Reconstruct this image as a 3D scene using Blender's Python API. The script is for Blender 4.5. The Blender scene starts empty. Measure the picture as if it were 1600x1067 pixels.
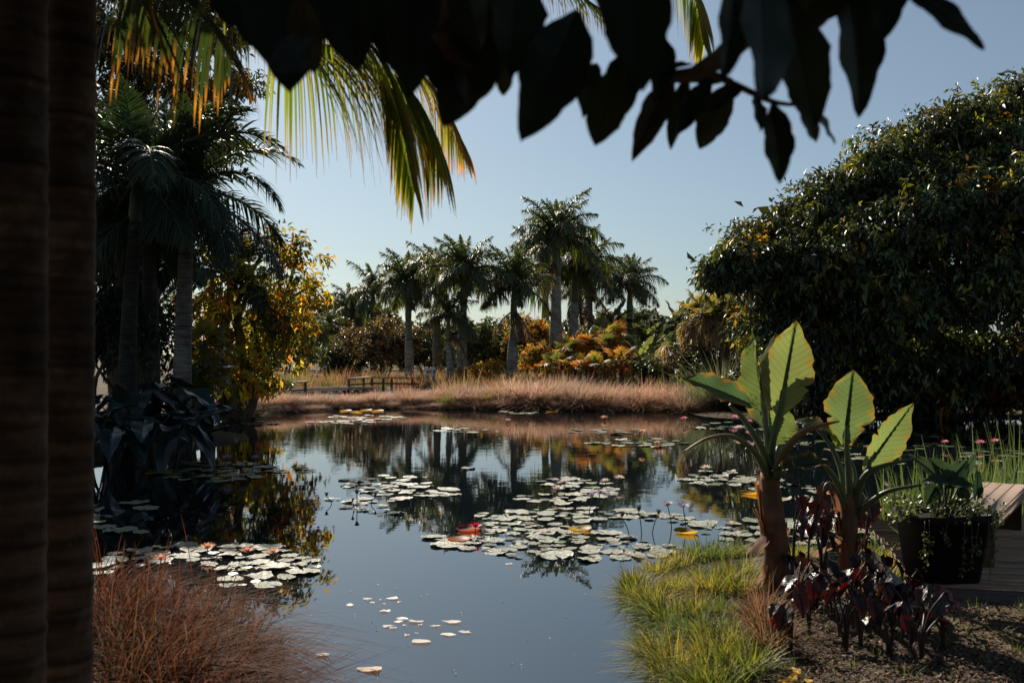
import bpy, math, random
import numpy as np
from mathutils import Vector, Matrix

# ------------------------------------------------------------------ camera
F, HZ, CH = 1556.0, 556.0, 2.1            # focal length in photo px, horizon row, eye height over the water
SC = bpy.context.scene
cam = bpy.data.cameras.new('camera'); camo = bpy.data.objects.new('camera', cam)
SC.collection.objects.link(camo); SC.camera = camo
camo.location = (0, 0, CH); camo.rotation_euler = (math.pi/2, 0, 0)
cam.sensor_width = 36; cam.lens = 36*F/1600; cam.shift_y = (HZ-533.5)/1600
cam.clip_start = 0.05; cam.clip_end = 2000
cam.dof.use_dof = True; cam.dof.focus_distance = 18; cam.dof.aperture_fstop = 4.0
# ------------------------------------------------------------------ sky, sun, exposure
SUN_AZ, SUN_EL = math.radians(-22), math.radians(37)      # azimuth from +Y, negative = towards -X
world = bpy.data.worlds.new('World'); SC.world = world; world.use_nodes = True
wn = world.node_tree; wn.nodes.clear()
sky = wn.nodes.new('ShaderNodeTexSky'); sky.sky_type = 'NISHITA'; sky.sun_disc = False
sky.sun_elevation = SUN_EL; sky.sun_rotation = SUN_AZ
sky.altitude = 0; sky.air_density = 1.0; sky.dust_density = 0.9; sky.ozone_density = 2.0
hs = wn.nodes.new('ShaderNodeHueSaturation'); hs.inputs['Saturation'].default_value = 0.74
bg = wn.nodes.new('ShaderNodeBackground'); bg.inputs['Strength'].default_value = 0.05
wo = wn.nodes.new('ShaderNodeOutputWorld')
wn.links.new(sky.outputs[0], hs.inputs['Color']); tint = wn.nodes.new('ShaderNodeMix'); tint.data_type = 'RGBA'; tint.blend_type = 'MULTIPLY'; tint.inputs[0].default_value = 1; tint.inputs[7].default_value = (.755, .86, .90, 1)
wn.links.new(hs.outputs[0], tint.inputs[6]); wn.links.new(tint.outputs[2], bg.inputs[0]); wn.links.new(bg.outputs[0], wo.inputs[0])
sl = bpy.data.lights.new('sun', 'SUN'); sl.energy = 5.0; sl.angle = math.radians(0.5); sl.color = (1.0, 0.90, 0.76)
so = bpy.data.objects.new('sun', sl); SC.collection.objects.link(so)
SUND = Vector((math.sin(SUN_AZ)*math.cos(SUN_EL), math.cos(SUN_AZ)*math.cos(SUN_EL), math.sin(SUN_EL)))
so.rotation_euler = SUND.to_track_quat('Z', 'Y').to_euler()
vs = SC.view_settings; vs.view_transform = 'Standard'; vs.look = 'None'; vs.gamma = 1.0; vs.exposure = 0.68; vs.use_curve_mapping = False
SC.cycles.max_bounces = 6; SC.cycles.diffuse_bounces = 2; SC.cycles.glossy_bounces = 3; SC.cycles.transmission_bounces = 3
SC.cycles.caustics_reflective = False; SC.cycles.caustics_refractive = False

# ------------------------------------------------------------------ helpers
COL = SC.collection
def W(px, py, D): return Vector(((px-800)/F*D, D, CH-(py-HZ)/F*D))
def G(px, py, z=0.0):
    D = F*(CH-z)/(py-HZ); return Vector(((px-800)/F*D, D, z))
def rs(seed): return np.random.default_rng(seed)
def nrm(a): return a/np.maximum(np.linalg.norm(a, axis=-1, keepdims=True), 1e-9)
def zone(px, zs): return next((t for lim, t in zs if px < lim), zs[-1][1])
def lerp(a, b, t): return a+(b-a)*t

class MB:
    def __init__(s): s.v=[]; s.f=[]; s.c=[]; s.u=[]; s.n=0
    def add(s, v, faces, col, uv=None):
        v = np.asarray(v, float).reshape(-1, 3); col = np.asarray(col, float)
        if col.ndim == 1: col = np.tile(col, (len(v), 1))
        s.v.append(v); s.c.append(col)
        s.u.append(np.zeros((len(v), 2)) if uv is None else np.asarray(uv, float))
        for fa in (faces if isinstance(faces, list) and isinstance(faces[0], np.ndarray) else [faces]):
            fa = np.asarray(fa, int)
            if fa.size: s.f.append(fa+s.n)
        s.n += len(v); return s
    def mesh(s, name, mat, off=(0,0,0), smooth=False):
        me = bpy.data.meshes.new(name)
        v = np.concatenate(s.v)-np.asarray(off, float); c = np.concatenate(s.c); u = np.concatenate(s.u)
        li = np.concatenate([f.ravel() for f in s.f]); tot = np.concatenate([np.full(len(f), f.shape[1]) for f in s.f])
        st = np.concatenate([[0], np.cumsum(tot)[:-1]])
        me.vertices.add(len(v)); me.vertices.foreach_set('co', v.astype(np.float32).ravel())
        me.loops.add(len(li)); me.loops.foreach_set('vertex_index', li.astype(np.int32))
        me.polygons.add(len(tot)); me.polygons.foreach_set('loop_start', st.astype(np.int32))
        if smooth: me.polygons.foreach_set('use_smooth', np.ones(len(tot), bool))
        a = me.color_attributes.new('Col', 'FLOAT_COLOR', 'POINT')
        a.data.foreach_set('color', np.concatenate([c, np.ones((len(c), 1))], 1).astype(np.float32).ravel())
        a = me.attributes.new('leafuv', 'FLOAT2', 'POINT'); a.data.foreach_set('vector', u.astype(np.float32).ravel())
        me.update(calc_edges=True)
        me.materials.append(mat); return me

def tag(o, label=None, cat=None, group=None, kind=None):
    for k, x in (('label', label), ('category', cat), ('group', group), ('kind', kind)):
        if x: o[k] = x
    return o
def thing(name, loc, label, cat, group=None):
    o = bpy.data.objects.new(name, None); o.empty_display_size = 0.2; COL.objects.link(o); o.location = loc
    return tag(o, label, cat, group)
def inst(name, me, parent=None, mat=None, loc=None):
    o = bpy.data.objects.new(name, me); COL.objects.link(o); o.parent = parent
    if mat is not None: o.matrix_local = mat
    if loc is not None: o.location = loc
    return o
def part(name, mb, mat, parent, smooth=False):
    off = parent.location if parent is not None else (0,0,0)
    p = parent
    while p is not None and p.parent is not None: p = p.parent; off = Vector(off)+p.location
    return inst(name, mb.mesh(name, mat, off, smooth), parent)

def tube(pts, rad, col, nseg=8, mb=None, cap=True):
    mb = mb or MB(); P = np.array([tuple(p) for p in pts], float); n = len(P)
    R = np.full(n, rad, float) if np.isscalar(rad) else np.array(rad, float)
    T = nrm(np.gradient(P, axis=0)); ref = np.array([0, 0, 1.0]) if abs(T[0][2]) < .9 else np.array([1.0, 0, 0])
    U = nrm(np.cross(T, ref)); V = np.cross(T, U); an = np.linspace(0, 2*np.pi, nseg, endpoint=False)
    v = (P[:, None]+R[:, None, None]*(np.cos(an)[None, :, None]*U[:, None]+np.sin(an)[None, :, None]*V[:, None])).reshape(-1, 3)
    i = np.arange(n-1)[:, None]*nseg; j = np.arange(nseg)[None]; k = (j+1) % nseg
    f = np.stack([i+j, i+k, i+nseg+k, i+nseg+j], -1).reshape(-1, 4)
    col = np.asarray(col, float)
    if col.ndim == 2: col = np.repeat(col, nseg, 0)
    fs = [f]
    if cap: fs += [np.arange(nseg)[None, ::-1], ((n-1)*nseg+np.arange(nseg))[None]]
    uv = np.stack([np.repeat(np.linspace(0, 1, n), nseg), np.tile(an/6.283, n)], 1)
    return mb.add(v, fs, col, uv)
def curve(ctrl, n=12):
    P = [np.array(tuple(c), float) for c in ctrl]; P = [2*P[0]-P[1]]+P+[2*P[-1]-P[-2]]; out = []
    m = len(P)-3
    for t in np.linspace(0, m, n):
        i = min(int(t), m-1); u = t-i; a, b, c, d = P[i:i+4]
        out.append(.5*(2*b+(c-a)*u+(2*a-5*b+4*c-d)*u*u+(3*b-a-3*c+d)*u**3))
    return np.array(out)
def box(mb, c, s, col, rot=0.0, axes=None, bev=0.0):
    s = np.array(s)/2
    v = np.array([[x, y, z] for z in (-1, 1) for y in (-1, 1) for x in (-1, 1)], float)
    if bev:                                     # chamfered: three shrunken boxes' hull
        vv = []
        for q in v:
            for a in range(3):
                w = q*s; w = w-np.sign(q)*bev*np.array([0 if b == a else 1 for b in range(3)]); vv.append(w)
        v = np.array(vv)
        idx = lambda c, a: c*3+a
        def cid(x, y, z): return (z > 0)*4+(y > 0)*2+(x > 0)
        fs4, fs3 = [], []
        for a in range(3):
            for sg in (-1, 1):
                o = [b for b in range(3) if b != a]; q = []
                for (p, r) in ((-1, -1), (1, -1), (1, 1), (-1, 1)):
                    d = [0, 0, 0]; d[a] = sg; d[o[0]] = p; d[o[1]] = r; q.append(idx(cid(*d), a))
                fs4.append(q if (sg > 0) == (a != 1) else q[::-1])
        for a in range(3):                      # edges
            o = [b for b in range(3) if b != a]
            for p in (-1, 1):
                for r in (-1, 1):
                    d = [0, 0, 0]; e = [0, 0, 0]; d[a] = -1; e[a] = 1
                    for x in (d, e): x[o[0]] = p; x[o[1]] = r
                    q = [idx(cid(*d), o[0]), idx(cid(*e), o[0]), idx(cid(*e), o[1]), idx(cid(*d), o[1])]; fs4.append(q)
        for k in range(8): fs3.append([k*3, k*3+1, k*3+2])
        fs = [np.array(fs4), np.array(fs3)]
    else:
        v = v*s; fs = np.array([[0,2,3,1],[4,5,7,6],[0,1,5,4],[2,6,7,3],[0,4,6,2],[1,3,7,5]])
    if axes is not None: v = v@np.array([tuple(a) for a in axes])
    elif rot:
        c_, s_ = math.cos(rot), math.sin(rot); v = v@np.array([[c_, s_, 0], [-s_, c_, 0], [0, 0, 1]])
    return mb.add(v+np.array(tuple(c)), fs, col)

def leafcards(mb, P, D, N, L, Wd, C, fold=.25, droop=.0, six=False):
    n = len(P); D = nrm(D); S = nrm(np.cross(D, N)); N = np.cross(S, D)
    L = np.broadcast_to(np.asarray(L, float).reshape(-1, 1), (n, 1)); Wd = np.broadcast_to(np.asarray(Wd, float).reshape(-1, 1), (n, 1))
    dn = np.array([0, 0, -1.0])
    if not six:
        a = P; b = P+D*L*.45+S*Wd*.5+N*Wd*fold; c = P+D*L+dn*L*droop; d = P+D*L*.45-S*Wd*.5+N*Wd*fold
        v = np.stack([a, b, c, d], 1).reshape(-1, 3); k = np.arange(n)[:, None]*4
        f = np.concatenate([k+np.array([[0, 1, 2]]), k+np.array([[0, 2, 3]])]); m = 4
    else:
        def at(t, w): return [P+D*L*t+dn*L*droop*t*t+S*Wd*w+N*Wd*fold*abs(w)*2, P+D*L*t+dn*L*droop*t*t-S*Wd*w+N*Wd*fold*abs(w)*2]
        q = [P]+at(.28, .44)+at(.62, .42)+[P+D*L+dn*L*droop]+[P+D*L*.28+dn*L*droop*.08, P+D*L*.62+dn*L*droop*.38]
        v = np.stack(q, 1).reshape(-1, 3); k = np.arange(n)[:, None]*8
        t3 = np.concatenate([k+np.array([x]) for x in ([0,1,6],[0,6,2],[3,5,7],[7,5,4])])
        t4 = np.concatenate([k+np.array([x]) for x in ([1,3,7,6],[6,7,4,2])])
        f = [t3, t4]; m = 8
    mb.add(v, f, np.repeat(C, m, 0)); return mb

def pal(r, n, cols, wts=None, jit=.2):
    cols = np.array(cols, float); w = None if wts is None else np.array(wts)/np.sum(wts)
    return np.clip(cols[r.choice(len(cols), n, p=w)]*(1+jit*r.normal(size=(n, 1)))*(1+.06*r.normal(size=(n, 3))), .003, .95)

def rnd_dir(r, n): return nrm(r.normal(size=(n, 3)))

def sublobes(seed, lobes, m=5, f=.42, core=.86):
    r = rs(seed); out = []
    for c, rad in lobes:
        out.append((c, tuple(np.array(rad)*core)))
        for d in rnd_dir(r, m):
            d[2] = abs(d[2])*.8-.25; q = f*(.6+.8*r.random()); out.append((np.array(tuple(c))+d*np.array(rad)*(.85+.25*r.random()), tuple(np.array(rad)*q*np.array([1, 1, .8]))))
    return out
def crown(seed, lobes, per, k, L, Wd, cols, wts=None, droop=.5, twig=.5, shell=.5, six=False, mb=None, spread=.16):
    """leafy twigs through ellipsoid lobes (centre, radii); per = twigs per square metre of lobe surface"""
    r = rs(seed); mb = mb or MB()
    for (c, rad) in lobes:
        c = np.array(tuple(c)); rad = np.array(rad, float)
        area = 4*np.pi*((rad[0]*rad[1])**1.6/3+(rad[0]*rad[2])**1.6/3+(rad[1]*rad[2])**1.6/3)**(1/1.6)
        m = max(6, int(area*per)); d = rnd_dir(r, m)
        rr = (shell+(1-shell)*r.random((m, 1))**.6)*(1+.10*np.clip(r.normal(size=(m, 1)), -2, 1.2))
        bump = 1+.13*np.sin(d[:, :1]*5+c[0])*np.sin(d[:, 1:2]*6+c[1])+.10*np.sin(d[:, 2:]*9+c[2]*3+d[:, :1]*7)
        T = c+d*rad*rr*bump
        tc = pal(r, m, cols, wts, .28)*math.exp(.34*float(np.clip(r.normal(), -1.6, 1.6)))
        td = nrm(d*np.array([1, 1, .6])+np.array([0, 0, .25-droop])+.45*r.normal(size=(m, 3)))
        P = np.repeat(T, k, 0); TD = np.repeat(td, k, 0); n = m*k
        u = r.random((n, 1)); P = P+TD*twig*u+r.normal(size=(n, 3))*spread*twig
        D = nrm(TD*.6+.75*r.normal(size=(n, 3))+np.array([0, 0, -droop*1.1]))
        N = nrm(np.array([0, 0, 1.0])+.6*np.repeat(d, k, 0)+.6*r.normal(size=(n, 3)))
        C = np.clip(np.repeat(tc, k, 0)*(1+.18*r.normal(size=(n, 1))), .003, .9)
        sz = np.clip(1+.25*r.normal(size=n), .5, 1.7)
        leafcards(mb, P, D, N, L*sz, Wd*sz, C, droop=.15*droop, six=six)
    return mb

def limbs(mb, base, tops, r0, col, seed=0, fork=.35, n=9):
    r = rs(seed); base = np.array(tuple(base))
    for t in tops:
        t = np.array(tuple(t)); k = lerp(base, t, fork); k[2] = lerp(base[2], t[2], fork*1.15)
        mid = lerp(k, t, .5)+r.normal(size=3)*.08*np.linalg.norm(t-base)
        p = curve([base, lerp(base, k, .55)+r.normal(size=3)*.06, k, mid, t], n)
        tube(p, np.linspace(r0, r0*.18, n)*(.8+.4*r.random()), col, 7, mb)
    return mb

def blades(seed, n, R, L, Wd, lean, cb, ct, nseg=3, bias=(0, 0), sag=.35, mb=None, cen=(0, 0, 0), wt=None, scatter=.25):
    r = rs(seed); mb = mb or MB(); a = r.random(n)*2*np.pi; q = R*np.sqrt(r.random(n))
    P = np.stack([q*np.cos(a), q*np.sin(a), np.zeros(n)], 1)+np.array(cen)
    az = a+r.normal(size=n)*.7; Ln = L*np.clip(1+scatter*r.normal(size=n), .35, 1.7)
    th = np.abs(r.normal(size=n))*lean*.6+lean*.35*(q/max(R, 1e-6))
    dx = np.stack([np.cos(az)*np.sin(th)+bias[0]*r.random(n), np.sin(az)*np.sin(th)+bias[1]*r.random(n)], 1)
    hl = np.linalg.norm(dx, axis=1)
    sd = np.stack([-np.sin(az), np.cos(az), np.zeros(n)], 1)+.5*r.normal(size=(n, 3))*np.array([1, 1, 0]); sd = nrm(sd)
    s = np.linspace(0, 1, nseg+1)
    cbase = pal(r, n, cb, wt, .2); ctip = pal(r, n, ct, wt, .2)
    V = []; C = []
    for x in s:
        h = dx*(x*(.6+.9*x))[..., None] if np.ndim(x) else dx*(x*(.6+.9*x))
        z = x*np.cos(th)*1.0-sag*hl*x*x
        p = P+np.concatenate([h, z[:, None]], 1)*Ln[:, None]
        w = Wd*(1-x**1.6*.93)*.5
        V += [p+sd*w, p-sd*w]; c = lerp(cbase, ctip, x); C += [c, c]
    m = 2*(nseg+1); v = np.stack(V, 1).reshape(-1, 3); c = np.stack(C, 1).reshape(-1, 3)
    k = np.arange(n)[:, None]*m
    f = np.concatenate([k+np.array([[2*i, 2*i+1, 2*i+3, 2*i+2]]) for i in range(nseg)])
    return mb.add(v, f, c)

# ------------------------------------------------------------------ materials
def mat(name):
    m = bpy.data.materials.new(name); m.use_nodes = True; t = m.node_tree; t.nodes.clear()
    o = t.nodes.new('ShaderNodeOutputMaterial'); return m, t, o
def node(t, ty, **kw):
    n = t.nodes.new(ty)
    for k, v in kw.items():
        if k in n.inputs: n.inputs[k].default_value = v
        else: setattr(n, k, v)
    return n
def math_n(t, op, a, b=None):
    n = t.nodes.new('ShaderNodeMath'); n.operation = op
    for i, x in enumerate((a, b)):
        if x is None: continue
        if hasattr(x, 'links'): t.links.new(x, n.inputs[i])
        else: n.inputs[i].default_value = x
    return n.outputs[0]
def mixc(t, fac, a, b, blend='MIX'):
    n = t.nodes.new('ShaderNodeMix'); n.data_type = 'RGBA'; n.blend_type = blend
    for s, x in ((n.inputs['Factor'], fac), (n.inputs['A'], a), (n.inputs['B'], b)):
        s = [i for i in n.inputs if i.name == s.name and i.type == ('VALUE' if s.name == 'Factor' else 'RGBA')][0]
        if hasattr(x, 'links'): t.links.new(x, s)
        else: s.default_value = x if np.isscalar(x) else (*x, 1)[:4]
    return [o for o in n.outputs if o.type == 'RGBA'][0]
def ramp(t, fac, stops):
    n = t.nodes.new('ShaderNodeValToRGB'); t.links.new(fac, n.inputs[0]); e = n.color_ramp.elements
    while len(e) < len(stops): e.new(.5)
    for x, (p, c) in zip(e, stops): x.position = p; x.color = (*c, 1) if len(c) == 3 else c
    return n.outputs[0]
def noise(t, scale, detail=4, rough=.55, vec=None, dist=0):
    n = node(t, 'ShaderNodeTexNoise', Scale=scale, Detail=detail, Roughness=rough, Distortion=dist)
    if vec is not None: t.links.new(vec, n.inputs['Vector'])
    return n.outputs['Fac']
def bump(t, h, strength, dist=.02):
    b = node(t, 'ShaderNodeBump', Strength=strength, Distance=dist); t.links.new(h, b.inputs['Height']); return b.outputs[0]

def leaf_mat(name, trans=.35, rough=.45, spec=.5, tint=(1.6, 1.45, .6), nscale=0, vein=False):
    m, t, o = mat(name); L = t.links
    col = node(t, 'ShaderNodeAttribute', attribute_name='Col').outputs['Color']
    geo = node(t, 'ShaderNodeNewGeometry')
    p = node(t, 'ShaderNodeBsdfPrincipled', Roughness=rough); p.inputs['Specular IOR Level'].default_value = spec
    tr = node(t, 'ShaderNodeBsdfTranslucent')
    tcol = mixc(t, 1.0, col, tint, 'MULTIPLY')
    if vein:
        uv = node(t, 'ShaderNodeAttribute', attribute_name='leafuv').outputs['Vector']
        sp = node(t, 'ShaderNodeSeparateXYZ'); L.new(uv, sp.inputs[0])
        ay = math_n(t, 'ABSOLUTE', sp.outputs[1])
        ph = math_n(t, 'SUBTRACT', sp.outputs[0], math_n(t, 'MULTIPLY', ay, .55))
        fr = math_n(t, 'ABSOLUTE', math_n(t, 'SUBTRACT', math_n(t, 'FRACT', math_n(t, 'MULTIPLY', ph, 11)), .5))
        v1 = math_n(t, 'LESS_THAN', fr, .05); v2 = math_n(t, 'LESS_THAN', ay, .035)
        fine = math_n(t, 'MULTIPLY', noise(t, 60, 3, .6, uv), .35)
        vv = math_n(t, 'MINIMUM', math_n(t, 'ADD', math_n(t, 'MULTIPLY', v1, .55), math_n(t, 'ADD', math_n(t, 'MULTIPLY', v2, .8), fine)), 1.0)
        tcol = mixc(t, vv, tcol, mixc(t, 1.0, tcol, (.35, .4, .25), 'MULTIPLY'))
        col = mixc(t, vv, col, mixc(t, 1.0, col, (.6, .7, .5), 'MULTIPLY'))
        bn = bump(t, fr, .5, .015); L.new(bn, p.inputs['Normal'])
    if nscale:
        f = noise(t, nscale, 3)
        col = mixc(t, f, mixc(t, 1.0, col, (.6, .62, .55), 'MULTIPLY'), mixc(t, 1.0, col, (1.3, 1.25, 1.2), 'MULTIPLY'))
    L.new(col, p.inputs['Base Color']); L.new(tcol, tr.inputs[0])
    mx = node(t, 'ShaderNodeMixShader', Fac=trans); L.new(p.outputs[0], mx.inputs[1]); L.new(tr.outputs[0], mx.inputs[2]); L.new(mx.outputs[0], o.inputs[0])
    return m

def solid_mat(name, rough=.7, spec=.4, vary=.35, nscale=8, bstr=.4, bdist=.01, stretch=None, coat=0):
    m, t, o = mat(name); L = t.links
    col = node(t, 'ShaderNodeAttribute', attribute_name='Col').outputs['Color']
    tc = node(t, 'ShaderNodeTexCoord').outputs['Object']
    if stretch:
        mp = node(t, 'ShaderNodeMapping'); mp.inputs['Scale'].default_value = stretch; L.new(tc, mp.inputs[0]); tc = mp.outputs[0]
    f = noise(t, nscale, 6, .65, tc); f2 = noise(t, nscale*5, 4, .6, tc)
    g = math_n(t, 'ADD', math_n(t, 'MULTIPLY', f, .65), math_n(t, 'MULTIPLY', f2, .35))
    c = mixc(t, ramp(t, g, [(.3, (0, 0, 0)), (.7, (1, 1, 1))]), mixc(t, 1.0, col, (1-vary,)*3, 'MULTIPLY'), mixc(t, 1.0, col, (1+vary, 1+vary*.95, 1+vary*.9), 'MULTIPLY'))
    p = node(t, 'ShaderNodeBsdfPrincipled', Roughness=rough); p.inputs['Specular IOR Level'].default_value = spec
    p.inputs['Coat Weight'].default_value = coat
    L.new(c, p.inputs['Base Color']); L.new(bump(t, g, bstr, bdist), p.inputs['Normal']); L.new(p.outputs[0], o.inputs[0])
    return m

def bark_mat(name, ringscale=9, blotch=(.28, .30, .27), moss=.55, shade_mottle=(.35, .33, .32)):
    m, t, o = mat(name); L = t.links
    col = node(t, 'ShaderNodeAttribute', attribute_name='Col').outputs['Color']
    tc = node(t, 'ShaderNodeTexCoord').outputs['Object']
    mp = node(t, 'ShaderNodeMapping'); mp.inputs['Scale'].default_value = (1, 1, ringscale); L.new(tc, mp.inputs[0])
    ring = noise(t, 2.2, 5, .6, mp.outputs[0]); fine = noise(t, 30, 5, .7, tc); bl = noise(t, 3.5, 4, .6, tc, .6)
    c = mixc(t, ramp(t, ring, [(.35, (0, 0, 0)), (.62, (1, 1, 1))]), mixc(t, 1.0, col, (.45, .42, .4), 'MULTIPLY'), mixc(t, 1.0, col, (1.35, 1.3, 1.2), 'MULTIPLY'))
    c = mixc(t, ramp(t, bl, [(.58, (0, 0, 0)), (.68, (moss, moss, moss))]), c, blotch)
    st = noise(t, 2.6, 3, .55, tc, .4); c = mixc(t, 1.0, c, ramp(t, st, [(.42, shade_mottle), (.56, (1, 1, 1))]), 'MULTIPLY')  # random dark mottling put into the bark colour in imitation of shadow blotches
    c = mixc(t, 1.0, c, ramp(t, fine, [(.25, (.6, .6, .6)), (.75, (1.25, 1.25, 1.25))]), 'MULTIPLY')
    p = node(t, 'ShaderNodeBsdfPrincipled', Roughness=.85); p.inputs['Specular IOR Level'].default_value = .25
    h = math_n(t, 'ADD', ring, math_n(t, 'MULTIPLY', fine, .5))
    L.new(c, p.inputs['Base Color']); L.new(bump(t, h, .6, .02), p.inputs['Normal']); L.new(p.outputs[0], o.inputs[0]); return m

M = dict(
    leaf=leaf_mat('foliage', .30, .42, .55), autumn=leaf_mat('autumn foliage', .55, .5, .4, (1.5, 1.35, .8)),
    gloss=leaf_mat('glossy leaf', .12, .32, .6), thick=leaf_mat('thick leaf', .12, .45, .35, (1.2, 1.4, .4), 14),
    frond=leaf_mat('palm frond', .30, .5, .4, (1.6, 1.6, .5)), king=leaf_mat('shaded frond', .25, .5, .3, (1.6, 1.6, .5)), near_frond=leaf_mat('hanging frond', .55, .45, .4, (1.3, 1.35, .7)),
    grass=leaf_mat('grass blade', .40, .55, .35, (1.5, 1.45, .8)), straw=leaf_mat('dry grass', .45, .7, .2, (1.3, 1.2, 1.1)), redgrass=leaf_mat('reddish grass', .45, .75, .12, (1.3, 1.12, .95)),
    blade=leaf_mat('large leaf', .50, .42, .4, (1.05, 1.1, .85), 0, True), dark=leaf_mat('dark leaf', .2, .34, .5, (2.6, .7, .5), 0, True),
    petal=leaf_mat('petal', .35, .5, .3, (1.1, 1.0, 1.0)),
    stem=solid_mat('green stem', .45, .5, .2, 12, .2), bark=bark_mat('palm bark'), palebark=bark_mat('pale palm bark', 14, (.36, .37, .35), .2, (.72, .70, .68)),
    rough_bark=solid_mat('tree bark', .9, .2, .5, 6, .8, .03, (1, 1, .3)), sheath=solid_mat('dry leaf sheath', .75, .3, .5, 7, .6, .012, (1, 1, .16)),
    wood=solid_mat('weathered wood', .7, .35, .4, 9, .5, .004, (.6, 6, 6)), pot=solid_mat('black planter', .7, .12, .3, 6, .15),
    paint=solid_mat('white paint', .5, .4, .1, 6, .1), soil=solid_mat('soil', .95, .1, .5, 12, .8, .03), chips=solid_mat('bark chips', .9, .2, .3, 20, .3))

def make_pad_mat():
    m, t, o = mat('lily pad'); L = t.links
    col = node(t, 'ShaderNodeAttribute', attribute_name='Col').outputs['Color']
    oi = node(t, 'ShaderNodeObjectInfo').outputs['Random']
    tc = node(t, 'ShaderNodeTexCoord').outputs['Object']
    f = noise(t, 7, 4, .6, tc); g = noise(t, 26, 3, .5, tc)
    c = mixc(t, 1.0, col, ramp(t, oi, [(0, (.6, .8, .6)), (.55, (1.1, 1.1, .9)), (.85, (1.5, 1.2, .7)), (1, (2.0, 1.1, .6))]), 'MULTIPLY')
    c = mixc(t, ramp(t, f, [(.55, (0, 0, 0)), (.72, (.7, .7, .7))]), c, (.20, .13, .05))
    p = node(t, 'ShaderNodeBsdfPrincipled', Roughness=.33); p.inputs['Specular IOR Level'].default_value = .75
    L.new(c, p.inputs['Base Color']); rg = ramp(t, noise(t, 4, 3, .6, tc), [(.35, (.24,)*3), (.65, (.52,)*3)]); L.new(rg, p.inputs['Roughness'])
    h = math_n(t, 'ADD', f, math_n(t, 'MULTIPLY', g, .5)); L.new(bump(t, h, .8, .02), p.inputs['Normal']); L.new(p.outputs[0], o.inputs[0]); return m
M['pad'] = make_pad_mat()

def make_water():
    m, t, o = mat('pond water'); L = t.links
    pos = node(t, 'ShaderNodeNewGeometry').outputs['Position']
    mp = node(t, 'ShaderNodeMapping'); mp.inputs['Scale'].default_value = (1, 1.3, 1); L.new(pos, mp.inputs[0])
    a = noise(t, 1.6, 2, .5, mp.outputs[0]); b = noise(t, 6.5, 2, .5, mp.outputs[0]); lo = noise(t, .11, 2, .5, pos)
    sp = node(t, 'ShaderNodeSeparateXYZ'); L.new(pos, sp.inputs[0])
    far = node(t, 'ShaderNodeMapRange'); L.new(sp.outputs[1], far.inputs[0])
    far.inputs['From Min'].default_value = 9; far.inputs['From Max'].default_value = 22; far.inputs['To Min'].default_value = .12; far.inputs['To Max'].default_value = 1
    amp = math_n(t, 'MULTIPLY', far.outputs[0], math_n(t, 'ADD', math_n(t, 'MULTIPLY', lo, 1.2), -.15))
    h = math_n(t, 'MULTIPLY', math_n(t, 'ADD', a, math_n(t, 'MULTIPLY', b, .3)), amp)
    p = node(t, 'ShaderNodeBsdfPrincipled', Roughness=.012, IOR=1.95)
    p.inputs['Base Color'].default_value = (.004, .007, .009, 1); p.inputs['Specular IOR Level'].default_value = 1.0
    L.new(bump(t, h, .15, .03), p.inputs['Normal']); L.new(p.outputs[0], o.inputs[0]); return m
def make_ground():
    m, t, o = mat('ground'); L = t.links
    pos = node(t, 'ShaderNodeNewGeometry').outputs['Position']
    a = noise(t, .35, 5, .6, pos); b = noise(t, 9, 6, .7, pos); c = noise(t, 45, 4, .7, pos)
    col = mixc(t, b, (.025, .018, .013), (.09, .064, .045)); col = mixc(t, ramp(t, a, [(.45, (0, 0, 0)), (.6, (1, 1, 1))]), col, (.11, .085, .04))
    col = mixc(t, 1.0, col, ramp(t, c, [(.3, (.5, .5, .5)), (.7, (1.4, 1.35, 1.3))]), 'MULTIPLY')
    p = node(t, 'ShaderNodeBsdfPrincipled', Roughness=.95); p.inputs['Specular IOR Level'].default_value = .15
    L.new(col, p.inputs['Base Color']); L.new(bump(t, math_n(t, 'ADD', b, math_n(t, 'MULTIPLY', c, .5)), .8, .05), p.inputs['Normal']); L.new(p.outputs[0], o.inputs[0]); return m

# ------------------------------------------------------------------ setting: ground with the pond basin, water
POND_PX = [(1085,1115),(1062,1062),(1030,985),(985,915),(1055,887),(1180,872),(1300,882),(1400,872),(1480,858),(1700,850),(2300,800),(2500,668),(1600,655),(1300,657),
           (1100,651),(1065,643),(800,640),(560,638),(425,645),(335,661),(318,672),(400,684),(330,695),(275,712),(160,722),(-150,735),(-300,860),(-100,915),(160,925),(300,945),(400,985),(445,1040),(440,1120)]
POND = np.array([tuple(G(*p))[:2] for p in POND_PX]+[(-1.2,4.4),(.8,4.2)])
def pond_sd(x, y):
    x = np.asarray(x, float); y = np.asarray(y, float); d2 = np.full(x.shape, 1e9); ins = np.zeros(x.shape, bool)
    A = POND; B = np.roll(POND, -1, 0)
    for (ax, ay), (bx, by) in zip(A, B):
        ex, ey = bx-ax, by-ay; tt = np.clip(((x-ax)*ex+(y-ay)*ey)/(ex*ex+ey*ey), 0, 1)
        d2 = np.minimum(d2, (x-ax-tt*ex)**2+(y-ay-tt*ey)**2)
        ins ^= ((ay > y) != (by > y)) & (x < ex*(y-ay)/(ey+1e-12)+ax)
    return np.sqrt(d2)*np.where(ins, -1, 1)
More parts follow.
